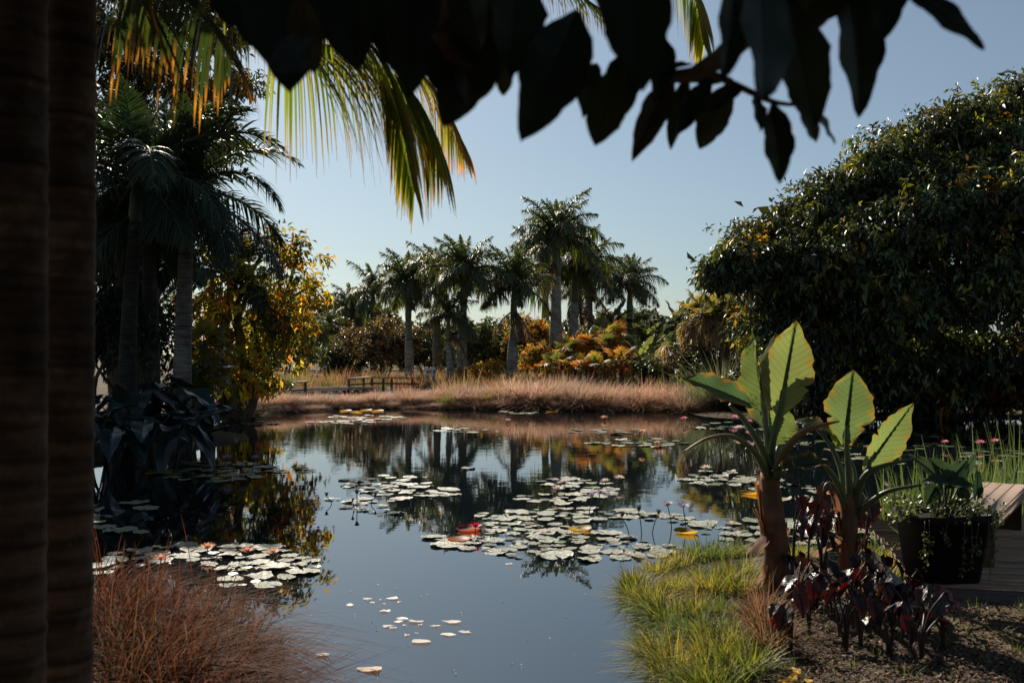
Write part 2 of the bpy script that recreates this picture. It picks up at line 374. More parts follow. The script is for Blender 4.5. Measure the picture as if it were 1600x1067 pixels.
def gz(x, y):
    s = pond_sd(x, y)
    n = .05*np.sin(np.asarray(x)*1.7+np.asarray(y)*.9)+.04*np.sin(np.asarray(x)*3.1-np.asarray(y)*2.3+1)
    up = .26*(1-np.exp(-np.maximum(s, 0)/.55))+n*np.clip(s/2, 0, 1)
    xx, yy = np.asarray(x, float)-3.08, np.asarray(y, float)-8.06
    dk = np.clip((xx+.35)/.25, 0, 1)*np.clip((yy+.22*xx+.8)/.5, 0, 1)       # cut away under the deck
    up = up*(1-.6*dk)
    return np.where(s > 0, up, np.maximum(s*.55, -.9))
def gzf(x, y): return float(gz(np.array([x]), np.array([y]))[0])
def seg(*a): return np.concatenate([np.arange(p, q, s) for p, q, s in a])
xs = np.concatenate([[-500, -300, -200, -130, -90], seg((-70,-12,1.0),(-12,12,.16),(12,70.5,1.0)), [90, 130, 200, 300, 500]])
ys = np.concatenate([[-120, -60, -30, -15], seg((-8,4,.6),(4,12,.14),(12,62,.6)), [64, 70, 80, 95, 115, 140, 180, 240, 330, 500, 800]])
X, Y = np.meshgrid(xs, ys); Z = gz(X, Y); nx = len(xs)
i = (np.arange(len(ys)-1)[:, None]*nx+np.arange(nx-1)[None]).ravel()
gm = MB().add(np.stack([X.ravel(), Y.ravel(), Z.ravel()], 1), np.stack([i, i+1, i+nx+1, i+nx], 1), (.1, .08, .05))
ground = inst('ground', gm.mesh('ground', make_ground(), smooth=True)); tag(ground, 'brown earth and mulch ground around the pond', None, None, 'structure')
wm = MB().add([(-90, 2, 0), (90, 2, 0), (90, 60, 0), (-90, 60, 0)], [[0, 1, 2, 3]], (.02, .03, .03))
water = inst('water', wm.mesh('water', make_water())); tag(water, 'calm dark pond water mirroring sky and palms', None, None, 'structure')

# ------------------------------------------------------------------ palms
def frond_mesh(seed, L, elev, sag, nl, ll, lw, mat_, plum=.5, cb=(.05, .07, .02), cols=((.035, .055, .018), (.05, .07, .025)), tip=(.09, .075, .02), segs=2, hang=.5, twist=0., stemcol=(.09, .11, .04), rr=.018):
    """arching frond from the origin towards +X; leaflets both sides"""
    r = rs(seed); n = 14; s = np.linspace(0, 1, n)
    ang = elev-sag*s**1.3; ds = L/(n-1)
    x = np.concatenate([[0], np.cumsum(np.cos(ang[:-1])*ds)]); z = np.concatenate([[0], np.cumsum(np.sin(ang[:-1])*ds)])
    y = twist*s*s*L; P = np.stack([x, y, z], 1); mb = MB()
    tube(P, np.linspace(rr*2.2, rr*.35, n), stemcol, 5, mb)
    t = np.repeat(np.linspace(.13, .995, nl), 2); sg = np.tile([1., -1.], nl); m = len(t)
    t = np.clip(t+r.normal(size=m)*.004, .1, 1)
    B = np.stack([np.interp(t, s, P[:, a]) for a in range(3)], 1)
    tg = nrm(np.stack([np.interp(t, s, np.gradient(P[:, a])) for a in range(3)], 1))
    side = nrm(np.cross(tg, np.array([0, 0, 1.0]))*-1); up = np.cross(tg, side)*-1
    up = np.where(up[:, 2:] < 0, -up, up)
    fw = .45+.75*t**2
    roll = plum*r.normal(size=m)+.2
    d = nrm(side*sg[:, None]*np.cos(roll)[:, None]+up*np.sin(roll)[:, None]+tg*fw[:, None])
    ln = ll*(np.sin(np.pi*(.18+.80*t))**.7)*(1+.1*r.normal(size=m))
    wv = nrm(np.cross(d, up+.3*r.normal(size=(m, 3)))); C = pal(r, m, cols, None, .18); V = []; CC = []
    for q in range(segs+1):
        u = q/segs; p = B+d*(ln*u)[:, None]; p[:, 2] -= hang*ln*u*u
        p[:, :2] -= d[:, :2]*(ln*u*u*hang*.35)[:, None]
        w = lw*(1-u**2)*.5*(.55+.45*min(1, u*3)) if q < segs else 0
        c = lerp(C, np.array(tip), max(0, (u-.55)/.45)**1.2)
        if q < segs: V += [p+wv*w, p-wv*w]; CC += [c, c]
        else: V += [p]; CC += [c]
    k = 2*segs+1; v = np.stack(V, 1).reshape(-1, 3); c = np.stack(CC, 1).reshape(-1, 3); b = np.arange(m)[:, None]*k
    fs = []
    if segs > 1: fs.append(np.concatenate([b+np.array([[2*q, 2*q+1, 2*q+3, 2*q+2]]) for q in range(segs-1)]))
    fs.append(b+np.array([[2*segs-2, 2*segs-1, 2*segs]]))
    mb.add(v, fs, c); return mb.mesh('frond', mat_)

ROYAL = [frond_mesh(10+k, 1.0, math.radians(e), math.radians(sg), 80, .30, .025, M['frond'], .55, segs=2, hang=.62,
         cols=((.075, .10, .04), (.10, .12, .05), (.05, .07, .03)), tip=(.16, .14, .055), rr=.012) for k, (e, sg) in enumerate([(84, 26), (72, 54), (57, 78), (38, 92), (18, 88), (-6, 64)])]
DEAD = frond_mesh(30, 1.0, math.radians(-35), math.radians(50), 46, .22, .03, M['straw'], .5, cols=((.17, .12, .07), (.22, .16, .10)), tip=(.2, .15, .09), hang=.9, stemcol=(.18, .13, .08), rr=.012)
def palm(name, base, height, shaft, fl, nf, label, cat, group, r0=.28, meshes=ROYAL, seed=0, tcol=(.33, .31, .28), bulge=.15, lean=(0, 0), scol=(.10, .13, .05), elev_lo=0, mats='palebark', trunk_nodes=26):
    r = rs(seed+500); th = thing(name, base, label, cat, group); B = np.array(tuple(base))
    n = trunk_nodes; s = np.linspace(0, 1, n); ht = height-shaft
    path = B+np.stack([lean[0]*s*s, lean[1]*s*s, ht*s-.15*(s == 0)], 1)
    rad = r0*(1+.35*np.exp(-s*14)+bulge*np.exp(-((s-.5)/.28)**2)-.28*s)*(1+.02*r.normal(size=n))
    part('trunk', tube(path, rad, np.array(tcol)*(1+.1*r.normal(size=(n, 1))), 14), M[mats], th, True)
    top = path[-1]; s2 = np.linspace(0, 1, 8)
    sp = top+np.stack([0*s2, 0*s2, shaft*s2], 1)
    part('crownshaft', tube(sp, rad[-1]*np.array([.95, 1.12, 1.08, .98, .86, .72, .55, .35]), scol, 12), M['stem'], th, True)
    hub = sp[-2]
    nf = int(nf*1.3)
    for k in range(nf):
        v = min(len(meshes)-1, int((k/nf)**.9*len(meshes)))+0
        v = max(elev_lo, v); az = k*2.39996+r.normal()*.25
        sc = fl*(1+.08*r.normal())*(.75 if v == 0 else 1)
        mt = Matrix.Translation(Vector(hub-B)+Vector((0, 0, .04*(nf-k)/nf)))@Matrix.Rotation(az, 4, 'Z')@Matrix.Rotation(r.normal()*.12, 4, 'X')@Matrix.Scale(sc, 4)
        inst('frond', meshes[v], th, mt)
    if meshes is ROYAL and seed % 3 != 1:
        for k in range(2+seed % 2):
            az = r.random()*6.28; inst('dead_frond', DEAD, th, Matrix.Translation(Vector(top-B)+Vector((0, 0, shaft*.35)))@Matrix.Rotation(az, 4, 'Z')@Matrix.Scale(fl*.8, 4))
    return th
def on_ground(px, D):
    x = (px-800)/F*D; return Vector((x, D, gzf(x, D)))
def palm_px(px, D, ytop, r0, shaftpx, frpx, nf, label, seed, bulge=.15, lean=0, tcol=(.33, .31, .28), scol=(.10, .13, .05), elev_lo=0, name='royal_palm', group='royal palms on the far bank', meshes=None):
    """ytop = photo row of the crown hub"""
    b = on_ground(px, D); h = CH-(ytop-HZ)/F*D-b.z
    return palm(name, b, h, shaftpx/F*D, frpx/F*D, nf, label, 'palm tree', group, r0, meshes or ROYAL, seed, tcol, bulge, (lean, 0), scol, elev_lo)
P_ = palm_px
P_(640, 62, 440, .27, 62, 76, 22, 'stout royal palm whose pale trunk rises behind the end of the wooden rail', 1, lean=-.08)
P_(683, 74, 428, .33, 60, 76, 20, 'tall royal palm with brown trunk directly behind the two white hoods', 2, tcol=(.24, .19, .15))
P_(704, 56, 489, .19, 45, 62, 15, 'short palm with yellowish crown and thin grey trunk just before a taller palm', 3, lean=-.12, scol=(.16, .15, .05), tcol=(.30, .33, .33))
P_(721, 57, 424, .28, 55, 78, 21, 'royal palm with straight grey trunk beside the short yellowish palm', 4, lean=.12, tcol=(.30, .32, .32))
P_(800, 58, 436, .26, 75, 74, 19, 'slender royal palm standing alone in the gap with a long thin neck', 5, lean=.1, bulge=.4, tcol=(.31, .33, .34))
P_(868, 66, 362, .40, 70, 84, 24, 'tallest royal palm rising above all the others with broad pale trunk', 6, lean=.06, tcol=(.36, .34, .31))
P_(852, 78, 408, .36, 55, 78, 20, 'royal palm half hidden close behind the tallest palm', 7, tcol=(.26, .27, .25))
P_(895, 72, 412, .38, 60, 86, 21, 'royal palm with heavy drooping crown just beside the tallest palm', 8, lean=.15, tcol=(.34, .33, .31))
P_(922, 86, 424, .30, 50, 70, 18, 'royal palm showing only a brown neck above the banana leaves', 9, tcol=(.22, .17, .13))
P_(984, 84, 436, .36, 60, 62, 19, 'royal palm standing apart at the end of the palm row beside open sky', 10, elev_lo=0)
P_(550, 100, 478, .34, 40, 58, 15, 'distant low palm showing above the brown shrubs', 11)
P_(510, 92, 512, .30, 40, 52, 14, 'small distant palm with drooping dark fronds over the meadow', 12)
P_(478, 88, 506, .34, 40, 48, 12, 'distant palm with pale trunk beside the orange leaved tree', 13)
P_(583, 98, 452, .34, 40, 60, 14, 'distant palm whose fronds show behind the stout royal palm', 14)

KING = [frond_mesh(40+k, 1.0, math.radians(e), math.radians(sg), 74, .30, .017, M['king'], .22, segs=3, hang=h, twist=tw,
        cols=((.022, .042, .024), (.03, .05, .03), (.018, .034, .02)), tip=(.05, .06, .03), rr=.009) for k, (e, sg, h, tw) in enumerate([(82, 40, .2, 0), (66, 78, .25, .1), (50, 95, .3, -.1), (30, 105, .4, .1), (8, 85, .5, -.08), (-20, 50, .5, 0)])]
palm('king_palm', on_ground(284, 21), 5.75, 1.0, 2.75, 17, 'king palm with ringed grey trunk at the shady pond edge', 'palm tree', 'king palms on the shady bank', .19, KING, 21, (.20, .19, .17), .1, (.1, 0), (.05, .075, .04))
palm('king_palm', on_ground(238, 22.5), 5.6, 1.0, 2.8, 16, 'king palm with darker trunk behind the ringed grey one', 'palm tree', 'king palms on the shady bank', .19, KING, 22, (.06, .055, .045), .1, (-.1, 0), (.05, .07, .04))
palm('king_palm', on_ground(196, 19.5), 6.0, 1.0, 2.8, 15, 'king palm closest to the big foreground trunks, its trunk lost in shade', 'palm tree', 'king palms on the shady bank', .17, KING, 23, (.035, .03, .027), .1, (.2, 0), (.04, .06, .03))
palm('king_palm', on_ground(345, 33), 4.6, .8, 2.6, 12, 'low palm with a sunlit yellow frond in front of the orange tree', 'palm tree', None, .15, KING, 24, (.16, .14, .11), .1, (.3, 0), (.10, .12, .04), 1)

# two foreground trunks and their hanging fronds
def near_trunk(px, D, w0, w1, label, seed, lean):
    r = rs(seed); b = on_ground(px, D); b.z -= .05; th = thing('clustering_palm', b, label, 'palm tree', 'foreground palm trunks')
    n = 260; s = np.linspace(0, 1, n); H_ = 4.6
    path = np.array(tuple(b))+np.stack([lean[0]*s+.008*np.sin(s*5+seed), lean[1]*s, H_*s], 1)
    rad = lerp(w0, w1, s)*.5/F*D; zz = s*H_/.115; ph = zz % 1
    rad = rad*(1+.06*np.exp(-(ph/.12)**2)+.02*np.exp(-((1-ph)/.25)**2)+.008*r.normal(size=n))*(1+.5*np.exp(-s*26))
    c = np.array((.15, .098, .070))*(1+.6*np.sin(np.floor(zz)*12.9)[:, None]*.5)*(1-.75*np.exp(-(ph/.12)**2)[:, None])*(1+.25*np.sin(s*31+seed)*np.sin(s*13))[:, None]
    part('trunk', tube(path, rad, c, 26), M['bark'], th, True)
    top = path[-1]; part('crownshaft', tube([top, top+np.array([0, 0, .5]), top+np.array([0, 0, 1.0])], [rad[-1]*.95, rad[-1]*1.1, rad[-1]*.6], (.06, .09, .04), 14), M['stem'], th, True)
    return th, top+np.array([0, 0, .9])
tA, topA = near_trunk(96, 3.15, 96, 72, 'ringed brown palm trunk, the inner of the two foreground trunks', 61, (-.02, .1))
tB, topB = near_trunk(16, 2.7, 98, 92, 'ringed brown palm trunk cut by the edge of the picture', 62, (-.02, .06))

def hang_frond(parent, ctrl, nl, ll, lw, seed, t0=.2, tipc=(.55, .20, .03), cols=((.17, .20, .03), (.23, .23, .04), (.10, .14, .025)), hang=.9, fwd=.65, rr=.012, green=.68):
    r = rs(seed); n = 22; P = curve(ctrl, n); s = np.linspace(0, 1, n); mb = MB()
    tube(P, np.linspace(rr, rr*.25, n), (.10, .10, .03), 6, mb)
    t = np.repeat(np.linspace(t0, .995, nl), 2); sg = np.tile([1., -1.], nl); m = len(t)
    B = np.stack([np.interp(t, s, P[:, a]) for a in range(3)], 1); tg = nrm(np.stack([np.interp(t, s, np.gradient(P[:, a])) for a in range(3)], 1))
    side = nrm(np.cross(tg, np.array([0, 0, 1.0]))); d = nrm(side*sg[:, None]*.7+tg*(fwd+.5*t**3)[:, None]+np.array([0, 0, -.15])+.03*r.normal(size=(m, 3)))
    ln = ll*np.sin(np.pi*(.22+.74*t))**.6*(1+.12*r.normal(size=m)); C = pal(r, m, cols, None, .15); V = []; CC = []
    tc = np.array(tipc)*(1+.25*r.normal(size=(m, 1))); wv = nrm(np.cross(d, np.array([.3, -.8, .5])+.15*r.normal(size=(m, 3)))); segs = 6
    for q in range(segs+1):
        u = q/segs; p = B+d*(ln*u*(1-.35*hang*u))[:, None]; p[:, 2] -= hang*ln*u**1.5*.85
        w = lw*.5*(.5+.5*min(1, u*4))*(1-max(0, u-.35)**1.6*1.8)
        k = np.clip((u-green-.12*r.random(m))/.25, 0, 1)[:, None]; c = lerp(C, tc, k)
        if u > .93: c = c*.25
        V += [p+wv*max(w, .0006), p-wv*max(w, .0006)]; CC += [c, c]
    k = 2*(segs+1); b = np.arange(m)[:, None]*k
    mb.add(np.stack(V, 1).reshape(-1, 3), np.concatenate([b+np.array([[2*q, 2*q+1, 2*q+3, 2*q+2]]) for q in range(segs)]), np.stack(CC, 1).reshape(-1, 3))
    return part('frond', mb, M['near_frond'], parent)
A = Vector(topA); Bq = Vector(topB)
hang_frond(tA, [A, W(300, -160, 3.9), W(430, 45, 4.6), W(545, 80, 4.9), W(640, 140, 5.0), W(690, 240, 5.1)], 110, .56, .014, 71, .40, hang=1.0)
hang_frond(tA, [A, W(300, -200, 3.8), W(480, -10, 4.4), W(600, 100, 4.7), W(648, 300, 4.9)], 96, .42, .013, 72, .3, fwd=1.0)
hang_frond(tA, [A, W(400, -200, 4.3), W(560, 10, 5.2), W(670, 130, 5.6), W(728, 235, 5.8)], 84, .42, .014, 73, .3, cols=((.28, .24, .05), (.34, .26, .06), (.2, .2, .05)), fwd=.9, green=.55)
hang_frond(tB, [Bq, W(160, -140, 3.3), W(260, -30, 3.7), W(320, 30, 4.0), W(360, 90, 4.2)], 26, .42, .020, 74, .25, green=.62, cols=((.02, .03, .012), (.03, .04, .012)))
hang_frond(tB, [Bq, W(120, -160, 3.5), W(175, -60, 4.1), W(215, -10, 4.4), W(235, 40, 4.5)], 22, .36, .018, 75, .2, cols=((.02, .03, .012), (.05, .05, .012)))
hang_frond(tA, [A, W(620, -420, 4.4), W(880, -170, 5.4), W(1020, -90, 5.7), W(1080, -20, 5.8), W(1100, 70, 5.9)], 70, .34, .018, 76, .4, cols=((.22, .26, .06), (.3, .3, .07)))
hang_frond(tA, [A, W(480, -330, 4.4), W(690, -90, 5.2), W(850, -40, 5.5), W(960, 30, 5.8)], 54, .30, .018, 77, .4, cols=((.05, .07, .03), (.08, .10, .04)))

# ------------------------------------------------------------------ big leaves
def blade_mesh(name, seed, L, Wd, mat_, nu=26, nv=5, lobe=.16, fold=.25, droop=.0, wave=.02, ripple=.006, cols=((.20, .26, .07), (.30, .25, .05)), edge=(.35, .15, .02), edgef=.35, peak=.36, pw=1.0, curl=0, tears=0):
    """blade along +X, petiole joint at the origin, upper face +Z"""
    r = rs(seed); mb = MB(); u = np.linspace(0, 1, nu); x = (u*(1+lobe)-lobe)*L
    e = np.where(u < peak, np.sin(.5*np.pi*np.clip(u/peak, 0, 1)*.92+.12), np.clip(np.cos(.5*np.pi*(np.clip((u-peak)/(1-peak), 0, 1))), 0, 1)**pw)
    w = .5*Wd*e; inner = np.where(x < 0, np.clip(-x/(lobe*L+1e-9), 0, 1)*.45*w, 0)
    C0 = pal(r, 1, cols, None, .1)[0]; phase = r.random(4)*6
    for sg in (1, -1):
        wob = 1+.05*np.sin(u*19+phase[0]*sg)+.035*np.sin(u*41+phase[1])
        if tears: wob = wob*(1-.5*(r.random(nu) < tears)*r.random(nu))
        y = inner[:, None]+(w*wob-inner)[:, None]*np.linspace(0, 1, nv+1)[None]
        xx = x[:, None]+y*.22*(1 if lobe else .15)*(1-u[:, None]); q = np.linspace(0, 1, nv+1)[None]
        z = fold*y-droop*np.sign(xx)*xx*xx/L+wave*q**2*np.sin(u*16+phase[2]*sg)[:, None]*L+ripple*np.sin((xx/L-.55*y/Wd)*11*2*np.pi)*np.minimum(1, q*3)-curl*y*y/Wd
        V = np.stack([xx, sg*y, z], -1).reshape(-1, 3)
        ed = np.clip((q-.80-.12*np.sin(u*31+phase[3])[:, None])/.16, 0, 1)*edgef; ed = np.maximum(ed, np.clip((u-.93)/.06, 0, 1)[:, None]*edgef)
        c = lerp(C0[None, None], np.array(edge)[None, None], ed[..., None])*(1+.1*np.sin(u*7+phase[1])[:, None, None])
        k = np.arange(nu-1)[:, None]*(nv+1)+np.arange(nv)[None]; k = k.ravel(); f = np.stack([k, k+nv+1, k+nv+2, k+1], 1)
        if sg < 0: f = f[:, ::-1]
        mb.add(V, f, np.broadcast_to(c, (nu, nv+1, 3)).reshape(-1, 3), np.stack([xx.ravel()/L, y.ravel()*sg/Wd], 1))
    tube(np.stack([np.linspace(0, L*.95, 12), np.zeros(12), -droop*np.linspace(0, L*.95, 12)**2/L-.004], 1), np.linspace(.022, .004, 12)*Wd/.45, np.array(C0)*.7, 5, mb)
    return mb.mesh(name, mat_, smooth=True)
def frame(base, tip, face):
    x = (Vector(tip)-Vector(base)).normalized(); z = Vector(face); z = (z-x*z.dot(x)).normalized(); y = z.cross(x)
    return Matrix(((x.x, y.x, z.x, base[0]), (x.y, y.y, z.y, base[1]), (x.z, y.z, z.z, base[2]), (0, 0, 0, 1)))
def put_blade(name, parent, base, tip, face, width, seed, mat_, **kw):
    L = (Vector(tip)-Vector(base)).length
    me = blade_mesh(name, seed, L, width, mat_, **kw)
    return inst(name, me, parent, Matrix.Translation(-parent.location)@frame(base, tip, face))

# ------------------------------------------------------------------ two giant water arums
D1 = 8.05
def arum_stem(th, base, top, r0, r1, seed, topd):
    r = rs(seed); b = Vector(base); t = Vector(top); n = 16
    pts = [lerp(b, t, s)+Vector((.012*math.sin(s*6+seed), .01*math.cos(s*5), 0)) for s in np.linspace(-.06, 1, n)]
    part('pseudostem', tube(pts, np.linspace(r0, r1, n)*(1+.04*r.normal(size=n)), np.array((.16, .075, .038))*(1+.25*r.normal(size=(n, 1))), 16), M['sheath'], th, True)
    for k in range(15):                                           # split, peeling sheaths
        a = r.random()*6.28; z0 = r.random()*.55; ln = .25+.35*r.random(); rr0 = lerp(r0, r1, z0)*1.02; w = .35+.45*r.random(); flare = .03+.09*r.random()
        m, q = 9, 5; V = []
        for i in range(m):
            s = i/(m-1); zc = z0+ln*s*(1 if k % 3 else -.6)+.05; zc = min(max(zc, .0), 1.0); cpt = lerp(b, t, zc); rad = lerp(r0, r1, zc)*1.03+.004+flare*(s if k % 3 else s*1.6)**2.2
            for j in range(q):
                aa = a+w*(1-s*.75)*(j/(q-1)-.5)*2; V.append((cpt.x+rad*math.cos(aa), cpt.y+rad*math.sin(aa), cpt.z+.01*r.normal()))
        kk = (np.arange(m-1)[:, None]*q+np.arange(q-1)[None]).ravel()
        c = np.array([(.20, .09, .035), (.28, .15, .07), (.12, .05, .03), (.34, .21, .12)][k % 4])*(1+.15*r.normal())
        part('dry_sheath', MB().add(V, np.stack([kk, kk+1, kk+q+1, kk+q], 1), c*1.3), M['straw'], th, True)
def petiole(th, ctrl, r0, r1, c0=(.07, .10, .04), c1=(.10, .13, .05), n=16, name='petiole'):
    return part(name, tube(curve(ctrl, n), np.linspace(r0, r1, n), lerp(np.array(c0), np.array(c1), np.linspace(0, 1, n)[:, None]), 9), M['stem'], th, True)
def wpx(px, py, d=0.): return W(px, py, D1+d)
FACE = Vector((-.1, -1, .25))
b1 = on_ground(1213, 8.0); a1 = thing('giant_water_arum', b1, 'taller giant arum with brown peeling stem and upright backlit leaves', 'plant', 'giant arums on the bank')
arum_stem(a1, b1, wpx(1205, 738), .108, .075, 81, D1)
T1 = wpx(1205, 742)
BL = dict(cols=((.21, .28, .10), (.24, .30, .10)), edge=(.42, .22, .03), ripple=.010, tears=.05)
petiole(a1, [T1, wpx(1207, 690, -.05), wpx(1222, 630, -.08), wpx(1226, 605, -.08)], .040, .014)
put_blade('leaf', a1, wpx(1222, 622, -.08), wpx(1244, 500, -.05), FACE+Vector((.15, 0, 0)), .43, 82, M['blade'], lobe=.24, fold=.12, wave=.012, peak=.40, edgef=.8, pw=.9, **BL)
petiole(a1, [T1, wpx(1199, 690, -.02), wpx(1192, 620, -.02), wpx(1184, 570, 0)], .034, .012, (.12, .15, .08), (.17, .20, .12))
put_blade('leaf', a1, wpx(1190, 622, 0), wpx(1176, 516, .1), Vector((-.9, -.35, .1)), .27, 83, M['blade'], lobe=.2, fold=.75, wave=.02, edgef=.5, **BL)
put_blade('leaf', a1, wpx(1198, 610, .2), wpx(1212, 520, .35), Vector((.3, -.9, .2)), .26, 84, M['blade'], lobe=.2, fold=.3, wave=.02, cols=((.08, .12, .07),), edge=(.3, .2, .05))
petiole(a1, [T1, wpx(1200, 680, .15), wpx(1197, 620, .2)], .03, .012)
put_blade('leaf', a1, wpx(1190, 648, .12), wpx(1166, 562, .3), Vector((-.5, -.8, .3)), .22, 85, M['blade'], lobe=.25, fold=.3, wave=.03, edgef=.7, cols=((.15, .20, .08),), edge=(.5, .25, .03))
put_blade('leaf', a1, wpx(1222, 650, .2), wpx(1206, 700, .1), Vector((.1, -1, .1)), .30, 86, M['blade'], lobe=.3, fold=.2, wave=.03, edgef=.5, **BL)
petiole(a1, [T1, wpx(1190, 700, -.1), wpx(1162, 655, -.2), wpx(1140, 632, -.25)], .038, .014)
put_blade('leaf', a1, wpx(1172, 632, -.2), wpx(1066, 580, -.35), Vector((-.15, -.75, .75)), .25, 87, M['blade'], lobe=.12, fold=.35, droop=.1, wave=.03, edgef=.95, cols=((.10, .15, .06),), edge=(.5, .2, .02), peak=.45)
petiole(a1, [wpx(1200, 745, -.06), wpx(1178, 705, -.2), wpx(1145, 682, -.3), wpx(1105, 685, -.35), wpx(1066, 707, -.4)], .032, .005, (.07, .10, .04), (.26, .13, .04), 20)
petiole(a1, [wpx(1212, 745, -.06), wpx(1226, 705, -.2), wpx(1255, 675, -.3), wpx(1285, 664, -.35), wpx(1312, 658, -.4)], .046, .006, (.05, .075, .035), (.30, .12, .03), 20)
put_blade('leaf', a1, wpx(1250, 660, .3), wpx(1312, 672, .2), Vector((.1, -.6, .8)), .16, 88, M['blade'], lobe=.1, fold=.5, droop=.25, wave=.05, cols=((.07, .09, .05),), edge=(.4, .18, .03))
petiole(a1, [T1, wpx(1216, 700, .15), wpx(1235, 668, .25), wpx(1255, 660, .3)], .026, .012)
petiole(a1, [wpx(1186, 720, -.1), wpx(1178, 700, -.18), wpx(1163, 705, -.2), wpx(1166, 745, -.2)], .010, .006, (.2, .1, .04), (.12, .07, .04), 10, 'withered_stalk')
D2 = 8.15
def w2(px, py, d=0.): return W(px, py, D2+d)
b2 = on_ground(1330, 8.15); a2 = thing('giant_water_arum', b2, 'shorter giant arum with a round backlit heart leaf beside the planter', 'plant', 'giant arums on the bank')
arum_stem(a2, b2, w2(1322, 770), .085, .06, 91, D2); T2 = w2(1330, 800)
petiole(a2, [T2, w2(1326, 740, -.05), w2(1323, 690, -.06), w2(1323, 655, -.06)], .036, .012)
put_blade('leaf', a2, w2(1323, 664, -.07), w2(1333, 577, -.05), Vector((0, -1, .2)), .41, 92, M['blade'], lobe=.36, fold=.1, wave=.014, peak=.42, edgef=.8, pw=.85, **BL)
petiole(a2, [w2(1338, 805), w2(1342, 770, -.05), w2(1356, 730, -.1), w2(1366, 705, -.1)], .034, .012)
put_blade('leaf', a2, w2(1362, 718, -.1), w2(1427, 629, -.05), Vector((.25, -.95, -.1)), .32, 93, M['blade'], lobe=.2, fold=.3, wave=.012, peak=.42, edgef=.7, **BL)
petiole(a2, [w2(1326, 800), w2(1306, 750, -.1), w2(1280, 722, -.2), w2(1240, 716, -.3)], .034, .010)
put_blade('leaf', a2, w2(1292, 724, -.3), w2(1206, 728, -.4), Vector((0, -.5, .9)), .20, 94, M['blade'], lobe=.1, fold=.5, droop=.1, wave=.04, cols=((.05, .07, .03),), edge=(.45, .2, .02), edgef=.9)
petiole(a2, [w2(1340, 808), w2(1355, 790, -.1), w2(1385, 768, -.2), w2(1440, 757, -.25)], .030, .012, (.12, .11, .04), (.05, .07, .035))
petiole(a2, [w2(1322, 806), w2(1312, 775, -.1), w2(1298, 755, -.15), w2(1288, 762, -.18), w2(1288, 795, -.18)], .020, .006, (.07, .1, .04), (.22, .1, .04))
petiole(a2, [w2(1330, 795), w2(1350, 745, -.1), w2(1378, 728, -.15), w2(1432, 716, -.2)], .034, .010, (.05, .07, .03), (.06, .08, .04))
petiole(a2, [w2(1322, 790), w2(1314, 735, .1), w2(1297, 695, .2), w2(1275, 668, .25)], .030, .012)
petiole(a2, [w2(1328, 800, .05), w2(1336, 740, .1), w2(1318, 700, .12)], .024, .010)
put_blade('leaf', a2, w2(1318, 670, .15), w2(1306, 700, .05), Vector((-.1, -1, 0)), .24, 95, M['blade'], lobe=.2, fold=.2, wave=.05, edgef=.9, cols=((.20, .24, .06),), edge=(.5, .25, .02))

# ------------------------------------------------------------------ deck, bench, planter, panel
DZ = .25
Ad = W(1563, 888, F*(CH-DZ)/(888-HZ)); Ax = Vector((1, -.22, 0)).normalized(); Ay = Vector((.22, 1, 0)).normalized(); Azv = Vector((0, 0, 1))
deck = thing('deck', (3.0, 8.2, 0), 'weathered grey timber deck at the corner of the pond', 'deck')
d0 = G(1442, 912, DZ); r = rs(300)
for k in range(26):
    ln = 6.0; c = d0+Ax*(ln/2+.02*r.normal()-(.05 if k else .12))+Ay*(.068+k*.143)+Azv*(-.014+.003*r.normal())
    box_c = (.30, .19, .125)*np.array(1+.16*r.normal())
    part('plank', box(MB(), c, (ln, .136, .028), box_c, axes=(Ax, Ay, Azv), bev=.004), M['wood'], deck)
part('fascia_board', box(MB(), d0+Ax*2.95+Ay*(-.024)-Azv*.11, (6.1, .04, .16), (.10, .075, .06), axes=(Ax, Ay, Azv), bev=.005), M['wood'], deck)
part('kick_board', box(MB(), d0+Ax*2.85+Ay*(-.16)-Azv*.13, (6.2, .14, .05), (.12, .09, .07), axes=(Ax, Ay, Azv), bev=.005), M['wood'], deck)
part('edge_board', box(MB(), d0+Ax*(-.26)+Ay*.55-Azv*.02, (.14, 1.5, .06), (.20, .15, .115), axes=(Ax, Ay, Azv), bev=.006), M['wood'], deck)
for k in range(4):
    for j in (0.3, 2.6): part('post', box(MB(), d0+Ax*(.2+1.8*k)+Ay*j-Azv*.36, (.1, .1, .6), (.08, .06, .05), axes=(Ax, Ay, Azv)), M['wood'], deck)
u_ = Vector((.54, .84, 0)).normalized(); v_ = Vector((-.84, .54, 0)).normalized(); AX = (u_, v_, Azv); A0 = Vector((Ad.x, Ad.y, DZ)); BH = .485
bench = thing('bench', A0, 'grey wooden box bench on the deck behind the black planter', 'bench')
for k in range(4):
    part('seat_plank', box(MB(), A0+u_*1.12+v_*(.065+k*.118)+Azv*(BH-.02), (2.3, .113, .036), np.array((.40, .29, .215))*(1+.08*r.normal()), axes=AX, bev=.005), M['wood'], bench)
part('apron', box(MB(), A0+u_*1.12+v_*.025+Azv*(BH-.088), (2.22, .03, .095), (.22, .16, .12), axes=AX, bev=.004), M['wood'], bench)
part('apron', box(MB(), A0+u_*1.12+v_*.45+Azv*(BH-.088), (2.22, .03, .095), (.22, .16, .12), axes=AX, bev=.004), M['wood'], bench)
for k, uu in enumerate((.03, 2.2)): part('end_panel', box(MB(), A0+u_*uu+v_*.238+Azv*(BH/2-.022), (.04, .38, BH-.045), (.15, .085, .055), axes=AX, bev=.004), M['wood'], bench)
part('stretcher', box(MB(), A0+u_*1.12+v_*.238+Azv*.17, (2.13, .05, .05), (.14, .1, .08), axes=AX, bev=.004), M['wood'], bench)

